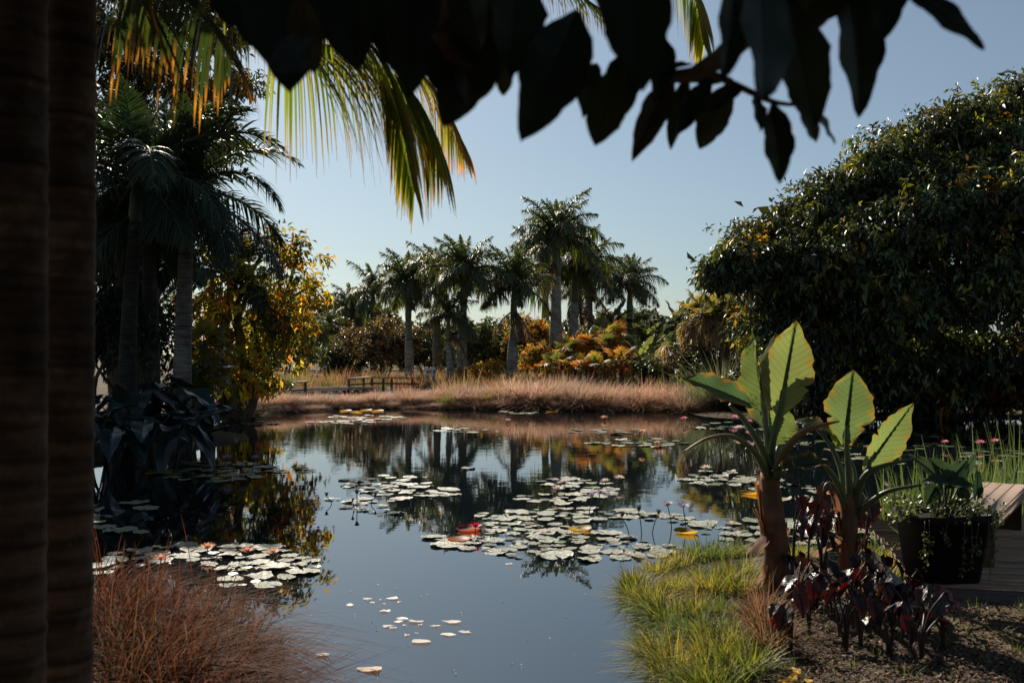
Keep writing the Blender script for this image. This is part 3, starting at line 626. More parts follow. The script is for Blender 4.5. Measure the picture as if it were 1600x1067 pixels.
pc = on_ground(1472, 8.3); pc.z = DZ+.002
pl = thing('planter', pc, 'large black tapered square planter beside the bench', 'planter')
def frustum(mb, c, w0, w1, z0, z1, col, rot, segs=1):
    rings = []
    for z, w in ((z0, w0), (z1, w1)):
        b_ = .12*w; pts = [(w/2-b_, -w/2), (w/2, -w/2+b_), (w/2, w/2-b_), (w/2-b_, w/2), (-w/2+b_, w/2), (-w/2, w/2-b_), (-w/2, -w/2+b_), (-w/2+b_, -w/2)]
        rings.append([(c.x+x*math.cos(rot)-y*math.sin(rot), c.y+x*math.sin(rot)+y*math.cos(rot), c.z+z) for x, y in pts])
    return rings
R_ = .12; rg = frustum(None, pc, .46, .59, 0, .50, None, R_)+frustum(None, pc, .625, .625, .50, .555, None, R_)+frustum(None, pc, .565, .555, .555, .50, None, R_)
V = np.array([p for q in rg for p in q]); fs = []
for a in range(5):
    for k in range(8): fs.append([a*8+k, a*8+(k+1) % 8, a*8+8+(k+1) % 8, a*8+8+k])
part('pot', MB().add(V, [np.array(fs), np.arange(8)[None, ::-1]], (.012, .012, .013)), M['pot'], pl)
part('soil', MB().add(np.array(frustum(None, pc, .555, .555, .505, .505, None, R_)[0]), np.arange(8)[None], (.03, .02, .015)), M['soil'], pl)
pp = thing('potted_arum', pc+Vector((0, 0, .5)), 'broad leaved arum growing out of the black planter', 'plant')
DP = 8.3
def w3(px, py, d=0.): return W(px, py, DP+d)
for k, (bx, by, tx, ty, wd, fc, d) in enumerate([(1462,742,1424,706,.15,(-.3,-.5,.8),0),(1476,738,1450,715,.14,(-.4,-.8,.4),.05),(1482,752,1516,716,.20,(.2,-.7,.5),-.05),(1504,742,1530,706,.12,(.5,-.6,.4),.1),
        (1478,752,1440,748,.17,(0,-.4,.9),-.1),(1490,756,1524,754,.16,(.1,-.5,.9),-.15),(1470,745,1462,712,.14,(-.2,-.9,.1),.12),(1508,760,1500,792,.13,(.2,-.9,.3),-.12),(1526,772,1530,740-8,.10,(.1,-1,.1),-.1),(1462,760,1446,790,.14,(-.2,-.8,.5),-.1)]):
    put_blade('leaf', pp, w3(bx, by, d), w3(tx, ty, d), Vector(fc), wd, 400+k, M['blade'], nu=16, nv=4, lobe=.3, fold=.25, wave=.03, droop=.15, cols=((.035, .06, .03), (.06, .09, .05)), edge=(.08, .10, .04), edgef=.3)
    part('petiole', tube(curve([w3(1478+(k-5)*3, 812), w3(lerp(1478, bx, .6), lerp(812, by, .6), d), w3(bx, by, d)], 8), np.linspace(.012, .007, 8), (.035, .05, .025), 6), M['stem'], pp, True)
tp = thing('trailing_plant', pc+Vector((0, 0, .55)), 'small leaved trailing plant spilling over the rim of the black planter', 'plant')
r = rs(420); lob = [(pc+Vector((.30*math.cos(a), .28*math.sin(a), .60+.02*math.sin(3*a))), (.13, .13, .075)) for a in np.linspace(0, 6.28, 12, endpoint=False)]
lob += [(w3(1395+k*8, 800+(k % 2)*6, -.1), (.07, .07, .05)) for k in range(3)]+[(w3(1525+k*10, 790+k*6, -.1), (.09, .09, .08)) for k in range(4)]
part('foliage', crown(421, lob, 95, 5, .034, .022, ((.10, .13, .05), (.16, .19, .09), (.06, .09, .035)), droop=.2, twig=.06), M['leaf'], tp)
mb = MB(); mv = MB()
for k, (px, py, ln) in enumerate([(1445, 822, 50), (1452, 820, 66), (1508, 824, 75), (1518, 826, 60), (1545, 822, 84), (1550, 815, 60), (1530, 824, 40), (1480, 824, 24)]):
    q = curve([w3(px, py-8, -.36), w3(px+r.normal()*3, py+ln*.5, -.37), w3(px+r.normal()*5, py+ln, -.35)], 8); tube(q, .0022, (.08, .08, .04), 4, mv)
    m_ = 26; P3 = q[r.integers(2, 8, m_)]+r.normal(size=(m_, 3))*.012; leafcards(mb, P3, rnd_dir(r, m_)+np.array([0, -.3, -.4]), rnd_dir(r, m_)+np.array([0, 0, 1.]), .032, .020, pal(r, m_, ((.10, .13, .05), (.15, .18, .08))))
part('vine', mv, M['stem'], tp); part('trailing_foliage', mb, M['leaf'], tp)
sp_ = G(1606, 812, 0.); sg_ = thing('panel_sign', ((1605-800)/F*12.2, 12.2, DZ), 'small grey panel with pale frame standing behind the bench', 'sign')
sx = (1605-800)/F*12.2; sz = CH-(757-HZ)/F*12.2
part('panel', box(MB(), (sx, 12.2, sz), (.19, .02, .28), (.18, .19, .19)), M['paint'], sg_)
for dx, dz, w, h in ((0, .15, .23, .02), (0, -.15, .23, .02), (-.105, 0, .02, .28), (.105, 0, .02, .28)): part('frame', box(MB(), (sx+dx, 12.198, sz+dz), (w, .03, h), (.6, .6, .58)), M['paint'], sg_)
part('post', box(MB(), (sx, 12.22, (sz-.16+DZ)/2-.1), (.05, .05, sz-.16-DZ+.2), (.25, .25, .24)), M['paint'], sg_)

# ------------------------------------------------------------------ irises, dark taros, bank grass
def clump_mesh(name, seeds, mat_, **kw): return [blades(s, **kw).mesh(name, mat_) for s in seeds]
IRIS = clump_mesh('blades', range(430, 434), M['grass'], n=34, R=.10, L=.72, Wd=.030, lean=.28, cb=((.06, .10, .035), (.08, .12, .04)), ct=((.11, .16, .06), (.16, .19, .07)), nseg=4, sag=.2)
r = rs(431)
for k in range(22):
    px = 1385+k*10.5+r.normal()*4; D = 10.1+1.4*r.random()+(1.3 if k > 14 else 0); x = (px-800)/F*D
    o = inst('iris_clump', IRIS[k % 4]); o.location = (x, D, max(gzf(x, D), -.28)); o.rotation_euler.z = r.random()*6; o.scale = (1, 1, (.95 if px < 1500 else 1.15)+.3*r.random()+(.25 if k > 18 else 0))
    tag(o, 'sword leaved iris standing in the water '+('between arum and planter' if px < 1435 else 'right behind the planter' if px < 1520 else 'behind the bench'), 'plant', 'irises '+('by arum' if px < 1435 else 'behind planter' if px < 1520 else 'behind bench'))
TARO = [blade_mesh('leaf', 440+k, .26, .21, M['dark'], nu=14, nv=4, lobe=.3, fold=.35, droop=.35, wave=.04, ripple=.004, cols=c, edge=(.10, .015, .012), edgef=.5) for k, c in enumerate([((.012, .010, .014),), ((.022, .012, .013),), ((.05, .012, .010),), ((.016, .018, .022),)])]
r = rs(441); n_t = 0
spots = [(1238,905),(1262,895),(1290,900),(1320,905),(1352,902),(1246,955),(1275,940),(1300,955),(1330,945),(1360,950),(1390,955),(1236,1005),(1312,985),(1372,985),(1395,975),(1345,1000),(1285,920),(1410,990),(1265,985),(1330,925),(1375,930),(1230,930),(1322,1010),(1425,1005),(1450,985),(1440,1030),(1475,1010),(1390,1020)]
for k, (px, py) in enumerate(spots):
    D = F*(CH-.25)/(py-HZ); b = on_ground(px, D)
    big = py < 925; tw = ('tall, ' if big else 'low, ')+zone(px, [(1270, 'right beside the taller arum stem'), (1345, 'between the two arum stems'), (2000, 'in front of the black planter')])
    th = thing('dark_taro', b, 'purple black taro with drooping leaves '+tw, 'plant', 'dark taros '+tw)
    for j in range(4 if k % 3 else 3):
        h = (.70 if big else .36)*(.6+.55*r.random()); az = r.random()*6.28; of = .06+.13*r.random()
        tp_ = b+Vector((of*math.cos(az), of*math.sin(az), h)); st = curve([b-Vector((0, 0, .04)), b+Vector((of*.25*math.cos(az), of*.25*math.sin(az), h*.6)), tp_], 8)
        sk = part('stalk', tube(st, np.linspace(.010, .005, 8), (.022, .010, .012), 6), M['stem'], th, True)
        d = Vector((math.cos(az), math.sin(az), -.75-.7*r.random())); s = (.46 if big else .32)+.32*r.random()
        inst('leaf', TARO[int(r.choice(4, p=[.35, .25, .2, .2]))], sk, Matrix.Translation(-b)@frame(tp_, tp_+d, Vector((math.cos(az)*.6, math.sin(az)*.6-.2, .8)))@Matrix.Scale(s, 4))
b = on_ground(1405, 7.3); th = thing('silver_taro', b, 'taro with one large blue grey ribbed leaf catching the sun beside the deck edge', 'plant')
q0 = W(1395, 905, 7.3); put_blade('leaf', th, q0, W(1438, 962, 7.2), Vector((.5, -.35, .75)), .26, 450, M['gloss'], nu=24, nv=5, lobe=.35, fold=.1, droop=.3, wave=.03, ripple=.010, cols=((.10, .13, .16),), edge=(.3, .28, .25), edgef=.4)
part('stalk', tube(curve([b, lerp(b, q0, .5)+Vector((-.05, 0, .03)), q0], 8), .008, (.03, .02, .02), 6), M['stem'], th, True)

SEDGE = [blades(460+k, 380, .15, .20, .010, 1.0, c0, c1, 3, sag=.5).mesh('blades', M['grass']) for k, (c0, c1) in enumerate([
    (((.07, .10, .02), (.12, .13, .03)), ((.13, .18, .04), (.26, .24, .06))), (((.06, .10, .025), (.10, .12, .03)), ((.12, .18, .05), (.18, .20, .05))),
    (((.10, .11, .02), (.16, .12, .03)), ((.42, .34, .06), (.28, .28, .06))), (((.05, .09, .02), (.09, .11, .03)), ((.12, .18, .04), (.42, .28, .06)))])]
r = rs(461); cl = []
edge = [(1062,1075),(1052,1045),(1040,1010),(1026,980),(1008,950),(992,925),(996,905),(1030,895),(1068,888),(1105,883),(1140,880),(1172,878),(1250,872),(1375,885),(1395,880)]
inner = [(1100,1060),(1135,1062),(1075,1020),(1110,1025),(1075,985),(1105,990),(1050,950),(1080,955),(1030,925),(1060,915),(1095,905),(1150,915),(1175,910),(1165,935),(1240,890),(1262,885),(1150,1010),(1170,1050),(1390,895),(1130,930),(1125,965)]
for k, (px, py) in enumerate(edge+inner):
    g = G(px+r.normal()*5, py+3, .12 if k >= len(edge) else .03); o = inst('sedge_clump', SEDGE[(k*7+k//4) % 4]); z = gzf(g.x, g.y)
    o.location = (g.x, g.y, max(z, -.05)-.01); o.rotation_euler.z = r.random()*6.28; s = .7+.5*r.random(); o.scale = (s, s, s*(.8+.5*r.random()))
    lab = ('green sedge tuft overhanging the water', 'sedge tufts along the water edge') if k < len(edge) else ('yellow green sedge tuft set back from the water', 'sedge tufts on the bank')
    wh = zone(py, [(900, 'where the lily patch meets the bank'), (945, 'at the point of the bank'), (1005, 'halfway along the bank'), (2000, 'near the bottom edge of the picture')]) if px < 1180 else 'behind the arum stems'
    tag(o, lab[0]+' '+wh, 'grass tuft', lab[1]+' '+wh)
DRYT = blades(470, 200, .12, .34, .010, .8, ((.10, .05, .02), (.14, .08, .04)), ((.30, .16, .08), (.22, .13, .07)), 3, sag=.5).mesh('blades', M['straw'])
for k, (px, py, s) in enumerate([(1195, 985, 1.0), (1205, 1010, .9), (1185, 960, .7)]):
    g = G(px, py, .2); o = inst('dry_sedge_clump', DRYT); o.location = (g.x, g.y, gzf(g.x, g.y)); o.rotation_euler.z = k; o.scale = (s, s, s)
    tag(o, 'withered brown sedge tuft between the green tufts and the mulch', 'grass tuft', 'withered sedge tufts')
# mulch chips
r = rs(480); n = 40000; px = r.uniform(1000, 2050, n); py = r.uniform(870, 1130, n); Dm = F*(CH-.22)/(py-HZ); xm = (px-800)/F*Dm
sdm = pond_sd(xm, Dm); ok = sdm > .12; xm, Dm = xm[ok], Dm[ok]; n = len(xm); zm = gz(xm, Dm)
P3 = np.stack([xm, Dm, zm+.004+.012*r.random(n)], 1); d = rnd_dir(r, n)*np.array([1, 1, .35])
ch = leafcards(MB(), P3, d, np.array([0, 0, 1.])+.4*r.normal(size=(n, 3)), .018+.026*r.random(n), .008+.012*r.random(n), pal(r, n, ((.13, .088, .062), (.075, .048, .033), (.20, .145, .105), (.04, .026, .019)), None, .2), fold=.1)
tag(inst('mulch', ch.mesh('mulch', M['chips'])), 'brown bark mulch covering the planting bed', None, None, 'stuff')
r = rs(481); n = 900; xm = r.uniform(1.6, 4.6, n); ym = r.uniform(5.6, 8.2, n); ok = pond_sd(xm, ym) > .3; xm, ym = xm[ok], ym[ok]
sp2 = MB()
for k in range(0, len(xm), 9): blades(4810+k, 9, .05, .09, .005, .7, ((.05, .08, .02),), ((.12, .16, .04), (.2, .17, .05)), 2, mb=sp2, cen=(xm[k], ym[k], gzf(xm[k], ym[k])))
tag(inst('weeds', sp2.mesh('weeds', M['grass'])), 'small green weeds sprouting from the mulch', None, None, 'stuff')
r = rs(482)
YEL = blade_mesh('leaf', 483, .10, .05, M['autumn'], nu=10, nv=3, lobe=.05, fold=.25, droop=.2, cols=((.5, .33, .05),), edge=(.5, .2, .03))
for k, (px, py) in enumerate([(1235, 1058), (1250, 1050), (1262, 1062), (1243, 1066)]):
    g = G(px, py, .22); o = inst('fallen_leaf', YEL, None, frame((g.x, g.y, gzf(g.x, g.y)+.03), (g.x+r.normal(), g.y+r.normal(), gzf(g.x, g.y)+.3), (0, -.3, 1)))
    tag(o, 'small yellow leaf at the bottom edge of the mulch bed', 'leaf', 'yellow leaves by the mulch')

# near reddish grass on the shady side
RED = [blades(490+k, 330, .28, .78, .012, 1.0, c0, c1, 5, bias=(.42, -.1), sag=.85).mesh('blades', M['redgrass']) for k, (c0, c1) in enumerate([
    (((.030, .012, .008), (.04, .016, .01)), ((.13, .045, .024), (.20, .080, .045))), (((.025, .012, .007), (.035, .024, .009)), ((.09, .036, .02), (.14, .075, .038))), (((.03, .017, .007), (.022, .028, .009)), ((.16, .062, .036), (.26, .125, .075)))])]
r = rs(491)
for k, (px, py) in enumerate([(150,955),(190,950),(240,955),(290,972),(340,990),(380,1015),(170,1000),(230,1005),(290,1020),(345,1050),(180,1050),(250,1060),(310,1075),(210,1095),(360,1100),(280,1110)]):
    D = F*(CH-.2)/(py-HZ); x = (px-800)/F*D; o = inst('red_grass_clump', RED[k % 3]); o.location = (x, D, gzf(x, D)-.02); o.rotation_euler.z = r.normal()*.45; s = .62+.25*r.random(); o.scale = (s, s, s*.85)
    wh = ('touching the dark foreground trunk' if px < 215 else 'in the middle of the reddish clump' if px < 315 else 'reaching out over the open water')+(' by the bright pads' if py < 1000 else ' low in the picture')
    tag(o, 'reddish brown grass tuft '+wh, 'grass tuft', 'reddish grass '+wh)

# ------------------------------------------------------------------ lily pads and flowers
def pad_mesh(seed, notch=.25, curl=.05, scal=.03):
    r = rs(seed); n = 22; a = np.linspace(notch/2, 2*np.pi-notch/2, n); rr = 1+scal*np.sin(a*9+seed)+.06*np.sin(a*3+seed*2)+.045*r.normal(size=n)
    lift = curl*np.clip(np.sin(a*2+seed)+.3, 0, 1)+.03*r.normal(size=n)
    v = [(0, 0, 0)]+[(.62*q*math.cos(b), .62*q*math.sin(b), .006*r.normal()) for q, b in zip(rr, a)]+[(q*math.cos(b), q*math.sin(b), l) for q, b, l in zip(rr, a, lift)]
    k = np.arange(1, n); f = [np.stack([np.zeros(n-1, int), k, k+1], 1), np.stack([k, k+n, k+n+1, k+1], 1)]
    c = np.array([(.06, .085, .03)]*(n+1)+[(.10, .08, .035)]*n); return MB().add(v, f, c).mesh('lily_pad', M['pad'], smooth=True)
PADS = [pad_mesh(500+k, .2+.1*(k % 3), .03+.05*(k % 2)+.04*(k % 4 == 3)) for k in range(7)]
CL = [(325,885,175,36,85,.20,'bright lily pad in the patch beside the reddish grass'),(195,808,75,26,12,.24,'lily pad in the small patch touching the dark foreground trunk'),(350,738,150,16,46,.21,'dull shaded lily pad in the patch below the dark elephant ears'),
      (610,772,100,30,60,.17,'lily pad in the patch around the three dark flower buds'),(700,738,45,9,9,.2,'lily pad in the small patch below the palm reflections'),(900,835,240,40,185,.18,'lily pad in the wide patch with the red flower in mid pond'),
      (880,768,85,20,42,.18,'lily pad in the patch of pale open flowers in mid pond'),(1150,748,85,12,26,.22,'lily pad in the strip behind the taller arum stem'),(1255,832,160,20,34,.22,'lily pad in the patch on both sides of the taller arum stem'),
      (1400,820,70,24,14,.2,'lily pad between the shorter arum and the black planter'),(560,656,90,7,50,.2,'far lily pad in the long white strip near the grassy bank'),(730,672,60,5,18,.2,'far lily pad in the thin strip under the slender palm'),(375,661,60,4,16,.2,'far lily pad in the strip off the muddy spit'),
      (930,727,28,4,7,.2,'lily pad in the tiny patch alone in the dark palm reflection'),(1000,692,75,7,22,.21,'lily pad in the strip with the orange flower'),(950,674,65,6,18,.2,'far lily pad in the strip before the pink grasses'),(1180,668,120,9,34,.2,'far lily pad among pink flowers under the big tree'),
      (1400,686,210,14,55,.21,'lily pad in the wide bed behind the heart shaped leaf'),(1440,712,190,16,50,.21,'lily pad in the bed in front of the dark far shore'),(1260,770,90,14,14,.21,'lily pad in the patch between the two arum stems'),(830,645,60,3,14,.18,'far lily pad touching the pink grass bank')]
pads = []; r = rs(510); occ = []
for ci, (cx, cy, rx, ry, n, rad, lab) in enumerate(CL):
    for _ in range(n):
        for tr in range(14):
            a = r.random()*6.28; q = math.sqrt(r.random()); g = G(cx+rx*q*math.cos(a), cy+ry*q*math.sin(a)); R0 = rad*.66*np.clip(1+.38*r.normal(), .35, 1.7)
            if math.sin(g.x*2.1+1.3*math.sin(g.y*1.1))+math.sin(g.y*1.5+g.x*.7+ci) < -.7: continue
            if g.x*F/g.y+800 < 120 and g.y < 12: continue
            if pond_sd(np.array([g.x]), np.array([g.y]))[0] > -.08: continue
            if all((g.x-o[0])**2+(g.y-o[1])**2 > ((.94 if r.random() < .75 else .7)*(R0+o[2]))**2 for o in occ): break
        else: continue
        occ.append((g.x, g.y, R0)); pads.append((R0/g.y, g.x, g.y, R0, ci, int(r.integers(7)), r.random()*6.28, r.normal(size=2)*.035))
pads.sort(key=lambda p: -p[0])
for p in pads[:300]:
    o = inst('lily_pad', PADS[p[5]]); o.location = (p[1], p[2], .008+.010*r.random()); o.scale = (p[3]*(.85+.35*r.random()), p[3], p[3]*1.2); o.rotation_euler = (p[7][0], p[7][1], p[6])
    lb = CL[p[4]][6]; ppx = 800+F*p[1]/p[2]; ppy = HZ+F*CH/p[2]
    if p[4] == 5: lb = 'lily pad in the wide mid pond patch, '+zone(ppx, [(790, 'at its end around the red flower'), (900, 'between the red flower and the tall blooms'), (990, 'around the three tall blooms'), (2000, 'at its end by the sedge bank')])
    if p[4] == 0: lb = 'bright lily pad in the patch by the reddish grass, '+zone(ppx, [(270, 'at its trunk end'), (390, 'in its middle'), (2000, 'at its open water end')])
    tag(o, lb, 'lily pad', 'pads: '+lb[-60:])
fp = MB()
for p in pads[300:]:
    n = 12; a = np.linspace(0, 2*np.pi, n, endpoint=False)+p[6]; rr = p[3]*(1+.06*r.normal(size=n)); z0 = .008+.01*r.random()
    v = [(p[1], p[2], z0)]+[(p[1]+q*math.cos(b), p[2]+q*math.sin(b), z0+p[7][0]*q*math.cos(b)+p[7][1]*q*math.sin(b)+.006*r.random()) for q, b in zip(rr, a)]
    fp.add(v, np.array([[0, 1+k, 1+(k+1) % n] for k in range(n)]), np.array((.09, .11, .045))*(1+.2*r.normal()))
if fp.n: tag(inst('distant_lily_pads', fp.mesh('distant_lily_pads', M['pad'])), 'thin strips of far lily pads near the opposite bank', None, None, 'stuff')
# curled yellow pads along the far bank, copper pads by the red flower
def odd_pad(px, py, R, col, label, group, up=.35):
    g = G(px, py); n = 18; a = np.linspace(0, 2*np.pi, n, endpoint=False)
    v = [(g.x, g.y, .012)]+[(g.x+R*.8*math.cos(b), g.y+R*.8*math.sin(b), .014) for b in a]+[(g.x+R*math.cos(b), g.y+R*math.sin(b), .014+R*up*(.6+.4*math.sin(b*2+px))) for b in a]
    k = np.arange(n); q = (k+1) % n; mb = MB().add(v, [np.stack([0*k, 1+k, 1+q], 1), np.stack([1+k, 1+n+k, 1+n+q, 1+q], 1)], col)
    tag(inst('lily_pad', mb.mesh('lily_pad', M['autumn'], smooth=True)), label, 'lily pad', group)
for px, py in [(540,642),(556,644),(572,641),(590,642),(830,640),(846,641),(868,641),(895,641),(862,643)]: odd_pad(px, py, .24, (.42, .23, .03), 'yellow upturned lily pad against the far grassy bank', 'yellow pads along the far bank', .12)
for px, py, c, l in [(717, 844, (.30, .09, .03), 'copper coloured lily pad just beside the red flower'), (732, 829, (.28, .05, .03), 'small maroon lily pad behind the red flower'), (1172, 772, (.5, .25, .02), 'yellow lily pad right behind the taller arum stem'), (1072, 833, (.45, .28, .05), 'curled yellow brown lily pad near the sedge bank'), (905, 828, (.40, .24, .03), 'curled yellow lily pad at the foot of the tall buds')]: odd_pad(px, py, .15, c, l, None, .25)
def flower_mesh(cols, op=.9, n=16, seed=0, L=.085, mat_=None):
    r = rs(seed); mb = MB()
    for ring, (m, e) in enumerate(((7, .28), (7, .62), (5, 1.0))):
        a = np.arange(m)*2*np.pi/m+ring*.4+r.normal(size=m)*.06; el = (e+(1-op))*np.ones(m)
        D = np.stack([np.cos(a)*np.cos(el), np.sin(a)*np.cos(el), np.sin(el)], 1); N = np.stack([-np.cos(a)*np.sin(el), -np.sin(a)*np.sin(el), np.cos(el)], 1)
        leafcards(mb, np.zeros((m, 3)), D, N, L*(1-.12*ring), L*.36, pal(r, m, cols, None, .06), fold=.18, six=True)
    return mb.mesh('petals', M['petal'])
FL = dict(white=flower_mesh(((.75, .66, .60), (.7, .58, .5)), seed=1), pink=flower_mesh(((.75, .30, .38), (.7, .24, .34)), seed=2), red=flower_mesh(((.60, .03, .06), (.5, .02, .05)), seed=3), peach=flower_mesh(((.8, .45, .28), (.75, .4, .25)), seed=4),
          lilac=flower_mesh(((.45, .38, .50), (.35, .28, .40)), seed=5), bud=flower_mesh(((.05, .05, .045), (.08, .06, .06)), op=.25, seed=6, L=.075))
cen = MB(); leafcards(cen, np.zeros((14, 3)), nrm(rs(7).normal(size=(14, 3))*np.array([1, 1, .3])+np.array([0, 0, .9])), rnd_dir(rs(8), 14), .028, .006, np.tile([[.75, .45, .05]], (14, 1))); CEN = cen.mesh('stamens', M['petal'])
KIND = dict(white='pale cream water lily', pink='pink water lily', red='bright red water lily', peach='peach coloured water lily', lilac='dusky lilac water lily', bud='dark closed water lily bud')
FLW = [('red',742,838,.10,1.25,'standing over the copper lily pad in mid pond'),('white',872,776,.10,1.5,'largest open bloom in the mid pond patch of pale flowers'),('white',868,757,.06,1.0,'small bloom behind the largest pale one'),('white',884,765,.10,1.3,'bloom touching the largest pale one on its far side'),('white',948,763,.10,1.2,'bloom next to the outermost one of the pale patch'),('white',967,760,.12,1.3,'outermost bloom of the pale flower patch'),
       ('lilac',919,812,.30,1.1,'first of three blooms on tall stalks above the wide patch'),('lilac',930,808,.30,1.2,'second of three blooms on tall stalks above the wide patch'),('lilac',939,810,.28,1.0,'last of three blooms on tall stalks above the wide patch'),('lilac',1050,824,.26,1.3,'on a slanting stalk where the wide patch nears the sedge bank'),('lilac',1072,826,.26,1.2,'on a straight stalk where the wide patch nears the sedge bank'),
       ('bud',558,793,.18,1.1,'upright above the three bud patch'),('bud',520,787,.10,1.0,'leaning out alone over open water'),('bud',578,787,.10,.9,'leaning beside the upright bud'),('bud',553,795,.10,.8,'shortest, beside the upright bud'),('bud',985,838,.22,1.2,'on a short stalk in the wide pad patch'),('bud',1003,834,.26,1.2,'on a stalk in the middle of the wide patch, nodding'),('bud',1018,833,.22,1.0,'slim, on the sedge side of the nodding bud'),
       ('peach',1002,695,.30,1.4,'alone above the strip before the pink grass reflections'),('peach',1027,697,.06,1.3,'floating on the strip next to the lone raised bloom'),('peach',943,657,.06,2.0,'floating close to the pink grass bank'),('peach',792,661,.06,1.6,'floating under the slender palm reflection'),
       ('pink',1067,663,.15,1.8,'nearest the spiky bush on the far water'),('pink',1145,661,.15,2.2,'just behind the drooping edge of the longest arum leaf'),('pink',1170,666,.12,1.8,'seen between the arum leaf and its stem'),('white',1155,678,.12,2.2,'among the far pink blooms, palest and largest'),('white',1172,682,.1,2.0,'beside the palest far bloom under the arum leaf'),
       ('white',1232,710,.15,1.7,'open between the two arums above the dark water'),('pink',1476,700,.12,1.3,'small, behind the potted arum, towards the heart leaf'),('pink',1532,708,.20,1.7,'raised above the irises, nearer the planter'),('pink',1556,705,.20,1.6,'raised above the irises, above the bench'),('pink',1516,674,.2,1.3,'on a bent stalk near the dark far shore'),('pink',1376,678,.12,1.6,'seen past the heart leaf, beside its tip'),('pink',1534,724,.1,1.1,'low among the iris blades'),
       ('white',1386,738,.16,1.4,'pale bloom between the shorter arum and the irises'),('white',1103,742,.10,1.6,'ragged bloom on the strip before the taller arum'),('peach',250,885,.06,1.3,'first of four in the bright pad patch'),('peach',325,868,.07,1.3,'second of four in the bright pad patch'),('peach',383,872,.06,1.2,'third of four in the bright pad patch'),('peach',425,872,.05,1.1,'last of four in the bright pad patch'),
       ('lilac',356,738,.25,1.3,'flat topped bloom on a dark stalk over the shaded pads'),('lilac',392,744,.30,1.3,'tallest flat bloom over the shaded pads'),('lilac',381,745,.18,1.0,'lowest of the stalked blooms over the shaded pads')]
r = rs(520)
for kd, px, py, h, s, wh in FLW:
    g = G(px, py); th = thing('water_lily', (g.x, g.y, 0), KIND[kd]+(', ' if 'bloom' in wh else ' ')+wh, 'flower', 'water lilies on the pond')
    tp_ = Vector((g.x+r.normal()*.04*h/.2, g.y, h))
    if 'leaning' in wh: tp_.x += .09*(1 if px > 550 else -1)
    if 'slanting' in wh: tp_.x -= .10
    part('stalk', tube(curve([(g.x, g.y, -.05), (lerp(g.x, tp_.x, .4), g.y, h*.5), tp_], 6), .006*max(1, s*.8), (.05, .05, .035), 6), M['stem'], th, True)
    ml = Matrix.Translation(tp_-th.location)@Matrix.Rotation(r.random()*6, 4, 'Z')@Matrix.Rotation(r.normal()*.15, 4, 'X')@Matrix.Scale(s, 4)
    pt = inst('petals', FL[kd], th, ml)
    if kd != 'bud': inst('stamens', CEN, pt, Matrix.Translation((0, 0, .012)))
# floating petals and leaves close to the camera
r = rs(530)
def floater(name, px, py, R, col, label, cat, group, stalk=False):
    g = G(px, py); n = 9; a = np.linspace(0, 2*np.pi, n, endpoint=False)+r.random(); rr = R*(1+.25*r.normal(size=n))
    v = [(g.x, g.y, .006)]+[(g.x+1.3*q*math.cos(b), g.y+.9*q*math.sin(b), .004+.012*r.random()) for q, b in zip(rr, a)]
    mb = MB().add(v, np.array([[0, 1+k, 1+(k+1) % n] for k in range(n)]), col)
    if stalk: tube([(g.x, g.y, .006), (g.x+.06, g.y-.09, .02), (g.x+.08, g.y-.16, -.02)], .003, (.05, .04, .03), 5, mb)
    tag(inst(name, mb.mesh(name, M['petal'])), label, cat, group)
for k, (px, py, R) in enumerate([(545,946,.03),(573,936,.03),(582,942,.015),(612,935,.045),(624,941,.015),(601,955,.035),(628,968,.035),(648,971,.05),(622,972,.03),(615,982,.02),(632,977,.012),(656,977,.014),(607,979,.03),(679,979,.028),(706,972,.05),(700,992,.034),(728,988,.032),(657,1003,.05),(636,993,.02),(796,882,.03),(594,938,.012),(600,944,.01),(650,990,.012)]):
    floater('floating_petal', px, py, R, (.72, .66, .60), 'small white petal floating on the open water in the foreground', 'petal', 'white petals on the open water')
floater('floating_leaf', 579, 1046, .055, (.60, .43, .28), 'larger tan leaf floating near the bottom edge of the water', 'leaf', None, True)
floater('floating_leaf', 504, 1024, .038, (.60, .44, .30), 'smaller tan leaf floating beside the reddish grass', 'leaf', None, True)
for k in range(30):
    px, py = r.uniform(480, 980), r.uniform(880, 1060); floater('floating_speck', px, py, .006, (.5, .5, .48), 'tiny pale speck drifting on the open foreground water', 'petal', 'tiny specks on the water')

# ------------------------------------------------------------------ far bank: rail, boardwalk, hoods, grasses
BW = thing('boardwalk', on_ground(480, 47), 'low wooden boardwalk crossing the far meadow', 'boardwalk')
e0 = W(395, 618, 44.); e1 = W(585, 609, 50.); zb = .42; e0.z = e1.z = zb; dv = (e1-e0).normalized(); pv = Vector((-dv.y, dv.x, 0)); ln = (e1-e0).length
nb = int(ln/.3)
bp = MB(); box(bp, (0, 0, 0), (.28, 1.5, .05), (.26, .20, .15)); bpm = bp.mesh('plank', M['wood'])
for k in range(nb):
    c = e0+dv*(.15+k*.3)+pv*.8; inst('plank', bpm, BW, Matrix.Translation(c-BW.location)@Matrix.Rotation(math.atan2(dv.y, dv.x), 4, 'Z'))
for off in (0, 1.6): part('kerb_rail', box(MB(), (e0+e1)/2+pv*off+Vector((0, 0, .1)), (ln, .12, .10), (.40, .32, .25), axes=(dv, pv, Azv)), M['wood'], BW)
for k in range(6):
    c = e0+dv*(.3+k*ln/5.2); part('post', box(MB(), c+pv*.8-Vector((0, 0, .3)), (.12, 1.3, .5), (.12, .09, .07), axes=(dv, pv, Azv)), M['wood'], BW)
